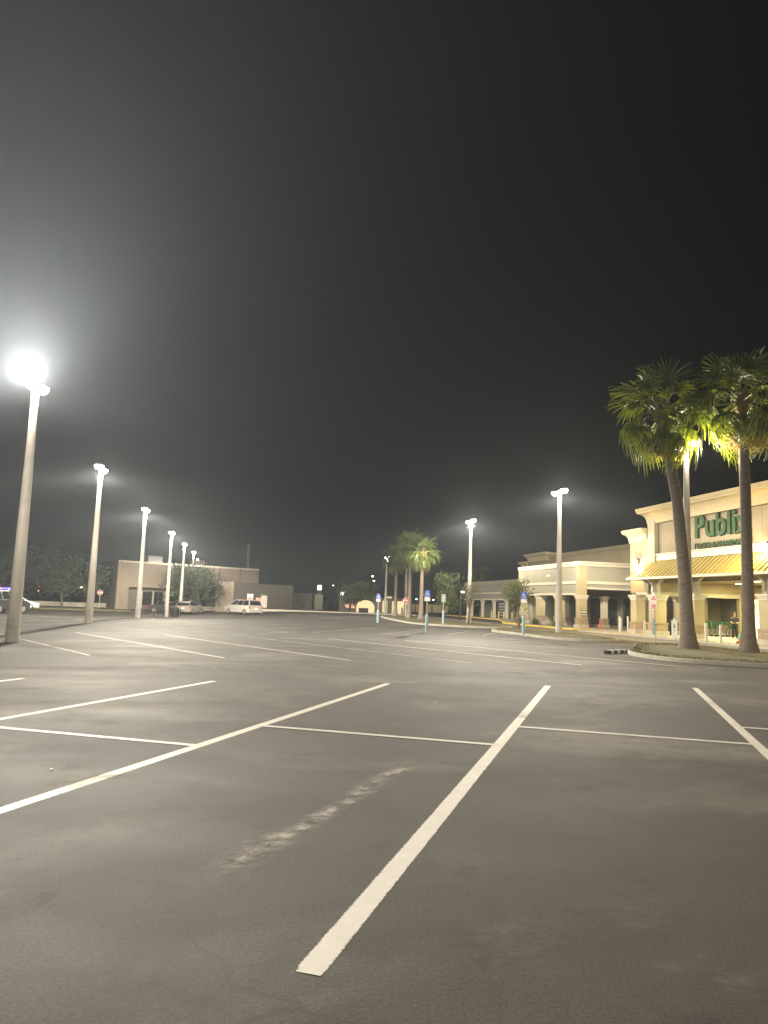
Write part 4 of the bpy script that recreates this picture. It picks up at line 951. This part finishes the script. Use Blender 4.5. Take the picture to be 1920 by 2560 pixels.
# ------------------------------------------------------------------ shopping carts
def make_cart(X, Y, rz, label, group):
    t = thing('shopping_cart', label, 'cart', (X,Y,SWZ), rz, group)
    b = MB()   # tapered basket, long axis y
    def ring(z, w, y0, y1): return [(-w,y0,z),(w,y0,z),(w,y1,z),(-w,y1,z)]
    lo, hi = ring(.52,.17,-.32,.32), ring(.98,.25,-.42,.42)
    for rr in (lo, hi, [tuple(Vector(a).lerp(Vector(c),.5)) for a, c in zip(lo,hi)]):
        for i in range(4): b.tube([rr[i],rr[(i+1)%4]], .012, 4)
    for i in range(4):
        for k in range(6):
            b.tube([Vector(lo[i]).lerp(Vector(lo[(i+1)%4]),k/6), Vector(hi[i]).lerp(Vector(hi[(i+1)%4]),k/6)], .011, 4)
    for k in range(5): b.tube([Vector(lo[0]).lerp(Vector(lo[1]),k/4), Vector(lo[3]).lerp(Vector(lo[2]),k/4)], .011, 4)
    b.build('basket', M['cart_green'], t)
    f = MB()
    for s in (-1,1):
        f.tube([(s*.25,.50,1.02),(s*.24,.42,.95),(s*.22,.30,.48),(s*.22,.38,.12)], .014, 6)
        f.tube([(s*.22,.38,.14),(s*.16,-.42,.14)], .014, 6); f.tube([(s*.19,-.30,.14),(s*.18,-.30,.52)], .014, 6)
    f.tube([(-.16,-.42,.14),(.16,-.42,.14)], .014, 6); f.build('frame', M['alloy'], t)
    MB().tube([(-.27,.50,1.02),(.27,.50,1.02)], .022, 8).build('handle', M['cart_green'], t)
    for sx, sy in ((-.22,.38),(.22,.38),(-.16,-.40),(.16,-.40)):
        MB().lathe([(.06,-.015),(.06,.015)], 10, (sx,sy,.06), 'x').build('wheel', M['rubber'], t)
    return t
CG = 'green shopping carts lined up in the porch bay'
c0 = None
for i in range(6):
    x = 33.0+i*.42; y = 47.05+.05*(i % 2)
    make_cart(x-1.6, y-1.0, R(90), ['green shopping cart nearest the white bollard','second green shopping cart in the porch row','third green shopping cart in the porch row','fourth green shopping cart in the porch row','fifth green shopping cart, just left of the person','green shopping cart right behind the person'][i], CG)
ob = MB().box(-.12,.12,-.08,.08,.55,.80).build('orange_bag', M['hydrant']); ob.location = (33.05,46.03,SWZ); tag(ob, 'orange bag in the cart left of the person', 'bag')
# red money machine sign and bright display by the door
ps = thing('hanging_sign', 'red hanging sign with white script by the store entrance', 'sign', (33.0,42.55,2.02), R(-32))
MB().box(-.55,.45,-.04,.04,0,.34).build('panel', M['e_shop'], ps); MB().box(-.50,.40,-.046,-.042,.05,.29).build('red_field', M['e_redsign'], ps)
obj('lettering', text_mesh('Presto!', .27, .001, M['e_shop'], 'lettering', .004), ps, (-.05,-.049,.16), (R(90),0,0))
for s in (-.4,.3): MB().tube([(s,0,.34),(s,0,1.7)], .015, 6).build('rod', M['sign_white'], ps)
ds = thing('display_stand', 'white stand with a bluish lit panel inside the entrance', 'display', (33.25,42.75,SWZ), R(-32))
MB().box(-.32,.32,-.05,.3,0,1.45).build('cabinet', M['sign_white'], ds); MB().box(-.22,.22,-.058,-.052,.55,1.25).build('lit_panel', M['e_screen'], ds)
pn = MB().box(-.14,.14,-.012,0,0,.5).build('paper_notice', M['sign_white']); pn.location = (27.52,34.33,1.75); tag(pn, 'white paper notice on the rightmost store pillar', 'notice')

# ------------------------------------------------------------------ person
def person(X, Y, z, rz, h, label):
    t = thing('person', label, 'person', (X,Y,z), rz)
    me = bpy.data.meshes.new('body'); k = h/1.72
    J = {'pelvis':(0,0,.95,.135),'belly':(0,0,1.08,.125),'chest':(0,.0,1.28,.145),'neckb':(0,.01,1.44,.065),'neck':(0,.0,1.50,.055),'head0':(0,-.01,1.56,.078),'head1':(0,-.015,1.64,.092),'head2':(0,0,1.70,.06),
         'nose':(0,-.115,1.615,.013)}
    E_ = [('pelvis','belly'),('belly','chest'),('chest','neckb'),('neckb','neck'),('neck','head0'),('head0','head1'),('head1','head2'),('head1','nose')]
    for s, n in ((-1,'l'),(1,'r')):
        J.update({n+'sh':(s*.18,.01,1.40,.062),n+'el':(s*.25,.03,1.12,.045),n+'wr':(s*.11,-.20,1.05,.030),n+'pa':(s*.07,-.26,1.06,.028),
                  n+'hip':(s*.095,0,.90,.095),n+'kn':(s*.115,-.01,.50,.062),n+'an':(s*.125,.02,.09,.042),n+'toe':(s*.14,-.15,.035,.034)})
        E_ += [('chest',n+'sh'),(n+'sh',n+'el'),(n+'el',n+'wr'),(n+'wr',n+'pa'),('pelvis',n+'hip'),(n+'hip',n+'kn'),(n+'kn',n+'an'),(n+'an',n+'toe')]
        for q in range(4):
            a = n+'f%d' % q; J[a] = (s*(.045-.004*q),-.31-.005*q,1.085-.018*q,.009); J[a+'t'] = (s*(.02-.004*q),-.325,1.075-.018*q,.008); E_ += [(n+'pa',a),(a,a+'t')]
        J[n+'th'] = (s*.055,-.27,1.105,.010); E_.append((n+'pa',n+'th'))
    names = list(J); me.from_pydata([(x*k,y*k,z_*k) for x,y,z_,_ in J.values()], [(names.index(a),names.index(b)) for a,b in E_], [])
    me.materials.append(M['skin'])
    o = obj('body', me, t); o.modifiers.new('skin','SKIN'); sd = o.modifiers.new('sub','SUBSURF'); sd.levels = sd.render_levels = 1
    for i, n in enumerate(names):
        v = me.skin_vertices[0].data[i]; v.radius = (J[n][3]*k,)*2; v.use_root = n == 'pelvis'
    for p in me.polygons: p.use_smooth = True
    S = lambda p: tuple(c*k for c in p)
    sh = MB()
    def ell(b, rings, n=14):
        b.add([(cx*k+rx*k*math.cos(2*math.pi*i/n), cy*k+ry*k*math.sin(2*math.pi*i/n), zz*k) for cx,cy,zz,rx,ry in rings for i in range(n)],
              [(j*n+i,j*n+(i+1)%n,(j+1)*n+(i+1)%n,(j+1)*n+i) for j in range(len(rings)-1) for i in range(n)])
    ell(sh, [(0,0,.90,.185,.15),(0,0,1.05,.172,.142),(0,0,1.25,.195,.158),(0,.01,1.38,.195,.135),(0,.01,1.445,.13,.10),(0,.01,1.47,.08,.075)])
    for s in (-1,1): sh.tube([S((s*.15,.01,1.40)),S((s*.205,.015,1.34)),S((s*.245,.03,1.17))], [.082*k,.078*k,.068*k], 10)
    sh.build('shirt', M['shirt'], t, True)
    tr = MB(); ell(tr, [(0,0,.86,.175,.145),(0,0,.95,.17,.142),(0,0,1.0,.165,.14)])
    for s in (-1,1): tr.tube([S((s*.085,0,.93)),S((s*.10,0,.75)),S((s*.115,-.01,.5)),S((s*.125,.02,.10))], [.118*k,.105*k,.085*k,.07*k], 12)
    tr.build('trousers', M['trousers'], t, True)
    for s in (-1,1): MB().tube([S((s*.125,.06,.04)),S((s*.13,-.02,.045)),S((s*.14,-.17,.035))], [.045*k,.05*k,.035*k], 10).build('shoe', M['dark'], t, True)
    hb = MB(); ell(hb, [(0,.03,1.54,.07,.07),(0,.025,1.60,.098,.088),(0,.02,1.68,.100,.100),(0,.015,1.735,.075,.08),(0,.01,1.76,.02,.02)]); hb.build('hair', M['hair'], t, True)
    for s in (-1,1): MB().box((s*.035-.012)*k,(s*.035+.012)*k,-.108*k,-.098*k,1.632*k,1.642*k).build('eye', M['dark'], t)
    MB().box(-.022*k,.022*k,-.104*k,-.094*k,1.575*k,1.583*k).build('mouth', M['sign_red'], t)
    MB().box(-.035*k,.035*k,-.335*k,-.322*k,1.03*k,1.16*k).build('phone', M['dark'], t)
    return t
person(31.1, 42.35, SWZ, R(-32), 1.62, 'person in dark shirt and trousers standing by the carts, looking at a phone')

# ------------------------------------------------------------------ vehicles
def vehicle(name, label, cat, X, Y, heading, paint, L, W, H_, lower, cabin, wheels, wr, glass=True, group='parked vehicles', z=None, extra=None):
    """lower/cabin: (y,z) side outlines, +y is the front"""
    t = thing(name, label, cat, (X,Y,gz(X,Y) if z is None else z), heading, group)
    w = W/2
    def loft(poly, slices, nm, m, par):
        b = MB(); n = len(poly); cy_ = sum(p[0] for p in poly)/n; cz_ = sum(p[1] for p in poly)/n
        for x, s in slices: b.v += [(x, cy_+(a-cy_)*s, cz_+(c-cz_)*s) for a, c in poly]
        for j in range(len(slices)-1): b.f += [(j*n+i, j*n+(i+1)%n, (j+1)*n+(i+1)%n, (j+1)*n+i) for i in range(n)]
        b.f += [tuple(range(n-1,-1,-1)), tuple(range((len(slices)-1)*n, len(slices)*n))]
        return b.build(nm, m, par, True)
    body = loft(lower, [(-w,.955),(-w+.07,.99),(-w+.2,1),(w-.2,1),(w-.07,.99),(w,.955)], 'body', M[paint], t)
    zb = min(p[1] for p in cabin); zt = max(p[1] for p in cabin)
    def inset(z_): return .05+.20*(z_-zb)/(zt-zb)
    b = MB(); n = len(cabin)
    for s in (-1,1): b.v += [(s*(w-inset(c)), a, c) for a, c in cabin]
    b.f = [tuple(range(n)), tuple(range(2*n-1,n-1,-1))]+[(i,n+i,n+(i+1)%n,(i+1)%n) for i in range(n)]
    b.build('roof', M[paint], t)
    # windows: front, rear and sides, slightly proud of the cabin
    fr = [cabin[0], cabin[1]]; re = [cabin[-1], cabin[-2]]
    def pane(nm, p0, p1, d):
        a0, a1 = Vector(p0).lerp(Vector(p1),.12), Vector(p0).lerp(Vector(p1),.90)
        q = MB(); q.quad((-(w-inset(a0.y))+.09,a0.x+d,a0.y+.004),((w-inset(a0.y))-.09,a0.x+d,a0.y+.004),((w-inset(a1.y))-.09,a1.x+d,a1.y+.01),(-(w-inset(a1.y))+.09,a1.x+d,a1.y+.01))
        return q.build(nm, M['glass'], t)
    pane('windscreen', fr[0], fr[1], .02); pane('rear_window', re[0], re[1], -.02)
    z0, z1 = zb+.06, zt-.09
    def edge(p0, p1, z_): k = (z_-p0[1])/(p1[1]-p0[1]); return p0[0]+(p1[0]-p0[0])*k
    f0, f1, r0_, r1_ = edge(*fr,z0)-.12, edge(*fr,z1)-.12, edge(*re,z0)+.12, edge(*re,z1)+.10
    nwin = 3 if L > 4.7 else 2
    for s in (-1,1):
        for i in range(nwin):
            g0, g1 = i/nwin+.015, (i+1)/nwin-.015
            q = MB(); xx0, xx1 = s*(w-inset(z0)+.008), s*(w-inset(z1)+.008)
            q.quad((xx0,f0+(r0_-f0)*g0,z0),(xx0,f0+(r0_-f0)*g1,z0),(xx1,f1+(r1_-f1)*g1,z1),(xx1,f1+(r1_-f1)*g0,z1)); q.build('side_window', M['glass'], t)
    for s in (-1,1):
        for wy in wheels:
            wh = MB().lathe([(wr*.6,-.11),(wr*.97,-.10),(wr,-.06),(wr,.06),(wr*.97,.10),(wr*.6,.11)], 18, (s*(w-.10),wy,wr), 'x').build('wheel', M['rubber'], t, True)
            MB().lathe([(wr*.62,-.115),(wr*.55,-.09),(wr*.55,.09),(wr*.62,.115)], 14, (s*(w-.10),wy,wr), 'x').build('rim', M['alloy'], wh, True)
            MB().lathe([(wr*1.16,-.02),(wr*1.16,.045)], 18, (s*(w-.055),wy,wr+.02), 'x').build('wheel_arch', M['dark'], t)
    yr, yf = min(p[0] for p in lower), max(p[0] for p in lower); zbelt = zb
    for s in (-1,1):
        MB().box(*(sorted((s*(w-.15),s*(w-.03)))), yr-.015, yr+.12, zbelt-.30, zbelt-.02).build('tail_light', M['tail_red'], t)
        MB().box(*(sorted((s*(w-.42),s*(w-.06)))), yf-.16, yf-.0, zbelt-.36, zbelt-.20).build('headlight', M['headlamp'], t)
        MB().box(*(sorted((s*(w-.02),s*(w+.16)))), fr[0][0]-.42, fr[0][0]-.30, zbelt+.02, zbelt+.17).build('mirror', M[paint], t)
    MB().box(-w+.08,w-.08,yr-.05,yr+.12,.30,.52).build('rear_bumper', M[paint if paint != 'dark_paint' else 'dark'], t)
    MB().box(-w+.08,w-.08,yf-.12,yf+.04,.26,.50).build('front_bumper', M[paint if paint != 'dark_paint' else 'dark'], t)
    MB().box(-.26,.26,yr-.062,yr-.052,.62,.76).build('number_plate', M['sign_white'], t)
    if extra: extra(t, w)
    return t
vehicle('minivan', 'silver minivan parked with its back to the camera before the lit shop', 'van', 0.75, 89.3, R(36), 'silver_paint', 5.0, 1.95, 1.75,
    [(-2.42,.28),(2.30,.26),(2.45,.45),(2.40,.80),(2.10,.98),(1.55,1.06),(-2.38,1.08),(-2.45,.7)], [(1.62,1.05),(.72,1.66),(.2,1.74),(-1.9,1.72),(-2.12,1.66),(-2.38,1.07)], (-1.5,1.55), .34)
vehicle('hatchback', 'champagne estate car seen from behind, by the fourth lamp post', 'car', -5.4, 90.2, R(-18), 'champagne_paint', 4.6, 1.85, 1.5,
    [(-2.2,.28),(2.1,.26),(2.25,.45),(2.2,.72),(1.6,.88),(1.0,.95),(-2.15,.98),(-2.25,.7)], [(1.05,.94),(.25,1.42),(-.3,1.50),(-1.5,1.46),(-2.0,1.30),(-2.16,.97)], (-1.35,1.35), .33)
vehicle('sedan', 'dark car mostly hidden behind the litter bin and lamp post', 'car', -8.1, 92.6, R(-100), 'dark_paint', 4.6, 1.8, 1.42,
    [(-2.2,.28),(2.1,.26),(2.25,.45),(2.2,.68),(1.6,.84),(1.0,.90),(-1.7,.93),(-2.2,.9),(-2.25,.6)], [(1.1,.88),(.3,1.36),(-.2,1.42),(-.9,1.38),(-1.7,.92)], (-1.35,1.35), .32)
vehicle('hatchback', 'white car at the left, its front end showing past the nearest lamp post', 'car', -23.8, 88.6, R(-80), 'white_paint', 4.5, 1.8, 1.45,
    [(-2.1,.28),(2.05,.26),(2.2,.45),(2.15,.75),(1.5,.92),(1.0,.97),(-2.1,.99),(-2.2,.7)], [(1.2,.96),(.3,1.42),(-.2,1.48),(-1.4,1.44),(-2.05,.98)], (-1.3,1.35), .34)
def light_bar(t, w):
    lb = MB().box(-.6,.6,-.15,.15,1.80,1.86).build('light_bar', M['dark'], t)
    MB().box(-.58,.0,-.13,.13,1.86,1.98).build('red_beacon', M['e_red'], lb); MB().box(.02,.58,-.13,.13,1.86,1.98).build('blue_beacon', M['e_blue'], lb)
vehicle('police_suv', 'dark police car with a red and blue light bar behind the nearest lamp post', 'police car', -19.7, 68.6, R(-20), 'dark_paint', 4.9, 1.95, 1.8,
    [(-2.35,.32),(2.25,.30),(2.4,.5),(2.35,.85),(1.8,1.02),(1.2,1.08),(-2.3,1.1),(-2.4,.75)], [(1.3,1.06),(.55,1.68),(.0,1.80),(-1.7,1.78),(-2.0,1.7),(-2.32,1.09)], (-1.45,1.45), .37, True, 'parked vehicles', None, light_bar).scale = (1.08,1.08,1.10)

# ------------------------------------------------------------------ far lights, signs and buildings
def street_lamp(X, Y, h, label, e, r=.16, pole=True):
    t = thing('street_lamp', label, 'street lamp', (X,Y,gz(X,Y)), 0, 'far street lamps')
    MB().tube([(0,0,-.1),(0,0,h-.3),(0,-.15,h-.05),(0,-.5,h)], [.09,.06,.05,.04], 8).build('pole', M['dark'], t, True)
    hd = MB().box(-.14,.14,-.9,-.45,h-.02,h+.08).build('lamp_head', M['housing'], t)
    MB().lathe([(.05,h-.14),(r,h-.10),(r,h-.02)], 10, (0,-.68,0)).build('lens', M[e], hd, True)
for X, Y, h, e, lb in [(-22.9,118,2.9,'e_sodium','low orange street lamp left of the second lamp post'),(25.06,140,6.6,'e_sodium','bright orange far street lamp left of the palm cluster'),(25.9,143,5.85,'e_sodium','small orange far street lamp below the brighter one'),
        (-7.3,135,8.6,'e_sodium','small orange far lamp seen beside the fourth left lamp post'),(18.84,150,4.8,'e_white','single white far street lamp over the road'),(23.4,76.5,3.1,'e_sodium','orange lamp at the middle right lamp post'),(27.0,112,2.4,'e_white','white low lamp right of the palm cluster'),(30.2,114,2.4,'e_white','second white low lamp right of the palm cluster')]:
    street_lamp(X, Y, h, lb, e)
tl = thing('traffic_light', 'far traffic light showing red, left of the second lamp post', 'traffic light', (-36.5,149,-.5))
MB().tube([(0,0,-.1),(0,0,2.3)], .06, 8).build('pole', M['dark'], tl); tb = MB().box(-.22,.22,-.15,.15,1.9,3.1).build('signal_box', M['dark'], tl)
MB().lathe([(.14,-.17),(.14,-.155)], 12, (0,0,2.85), 'y').build('red_lens', M['e_red'], tb); MB().lathe([(.12,-.17),(.12,-.155)], 12, (0,0,2.1), 'y').build('amber_lens', M['e_orange'], tb)
def pylon(X, Y, z0, w, h, face, label, m='e_white', post=True, body='wall_taupe'):
    t = thing('lit_sign', label, 'sign', (X,Y,gz(X,Y)), 0, 'far lit signs')
    MB().box(-w*.55,w*.55,-.12,.12,-.1,z0).build('base', M[body], t)
    f = MB().box(-w/2,w/2,-.15,.15,z0,z0+h).build('cabinet', M['dark'], t); MB().box(-w*.46,w*.46,-.17,-.155,z0+h*.06,z0+h*.94).build('lit_face', M[m], f)
    return t
pylon(14.0,130,3.4,.75,.9,0,'tall slanted white lit far sign left of the other far signs')
pylon(16.5,118.5,2.45,.85,.7,0,'white lit round-topped far sign on a grey-green base')
pylon(17.1,117.0,.55,.75,.8,0,'red and white lit far board, left of its twin','e_redpale'); pylon(18.05,117.0,.55,.7,.8,0,'red and white lit far board, right of its twin','e_redpale')
pylon(13.7,127,.2,1.6,1.9,0,'pale blank far panel left of the lit signs','stucco_grey' if False else 'e_shop') if False else None
rest = thing('far_restaurant', 'far low restaurant with yellow-lit arched walls behind the palm trunks', 'building', (20.5,106,0))
arcp = [(-3.6,0),(-3.6,.9)]+[(-2.3+1.3*math.cos(math.pi-i*math.pi/8), .95+.95*math.sin(i*math.pi/8)) for i in range(9)]+[(-1.0,0)]
MB().xprism([(0,0),(0,.01),(.01,.01)],0,.01)
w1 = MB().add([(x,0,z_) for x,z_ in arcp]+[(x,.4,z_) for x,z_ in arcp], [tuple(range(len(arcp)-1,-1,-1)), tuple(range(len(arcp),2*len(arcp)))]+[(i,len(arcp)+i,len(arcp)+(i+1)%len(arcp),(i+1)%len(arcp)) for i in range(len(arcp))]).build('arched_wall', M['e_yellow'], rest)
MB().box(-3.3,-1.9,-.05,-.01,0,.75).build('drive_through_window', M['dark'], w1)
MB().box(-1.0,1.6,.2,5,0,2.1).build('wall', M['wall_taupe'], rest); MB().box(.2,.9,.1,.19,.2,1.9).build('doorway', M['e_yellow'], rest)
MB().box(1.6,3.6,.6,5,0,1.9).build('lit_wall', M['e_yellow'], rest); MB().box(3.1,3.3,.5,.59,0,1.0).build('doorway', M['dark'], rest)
MB().box(-1.2,3.8,.0,5.2,2.1,2.3).build('roof', M['wall_brown'], rest)
sto = thing('far_storage_block', 'far low grey block right of the palm cluster', 'building', (28.8,116,0))
MB().box(-4.2,.4,0,4,.3,1.6).build('wall', M['stucco_cream'], sto); MB().box(1.1,4.6,0,4,.3,1.6).build('wall', M['stucco_cream'], sto); MB().box(-4.4,5,.1,4.2,1.6,1.7).build('roof', M['dark'], sto)
MB().box(-5.6,-4.8,-.4,-.3,.5,2.6).build('menu_board', M['e_yellow'], sto)
fb = thing('far_dark_building', 'far dark low building between the lit shop and the lit signs', 'building', (11,128,0))
MB().box(-3.4,1.6,0,5,0,2.5).build('wall', M['wall_taupe'], fb); MB().box(2.0,3.4,-.6,.6,0,2.6).build('pale_bay', M['stucco_sage'], fb); MB().box(-3.7,1.9,-.3,5.3,2.5,2.75).build('roof', M['wall_brown'], fb)
MB().box(-2.6,-1.9,-.05,-.01,.2,1.2).build('window', M['glass'], fb); MB().box(-.4,.4,-.05,-.01,.2,1.1).build('window', M['glass'], fb)

# ------------------------------------------------------------------ haze
hm = bpy.data.materials.new('haze_air'); hm.use_nodes = True; nt = hm.node_tree
for nd in list(nt.nodes):
    if nd.type == 'BSDF_PRINCIPLED': nt.nodes.remove(nd)
pv = nt.nodes.new('ShaderNodeVolumePrincipled'); pv.inputs['Density'].default_value = HAZE; pv.inputs['Color'].default_value = (0.76,0.85,0.96,1); pv.inputs['Anisotropy'].default_value = 0.45
nt.links.new(pv.outputs[0], nt.nodes['Material Output'].inputs['Volume'])
try: hm.cycles.homogeneous_volume = True; hm.cycles.volume_sampling = 'MULTIPLE_IMPORTANCE'
except Exception: pass
try: hm.volume_intersection_method = 'FAST'
except Exception: pass
hz = MB().box(-640,640,-640,740,-1.6,22.0).build('haze', hm)
tag(hz, 'thin night haze hanging over the whole lot', 'haze', None, 'stuff')
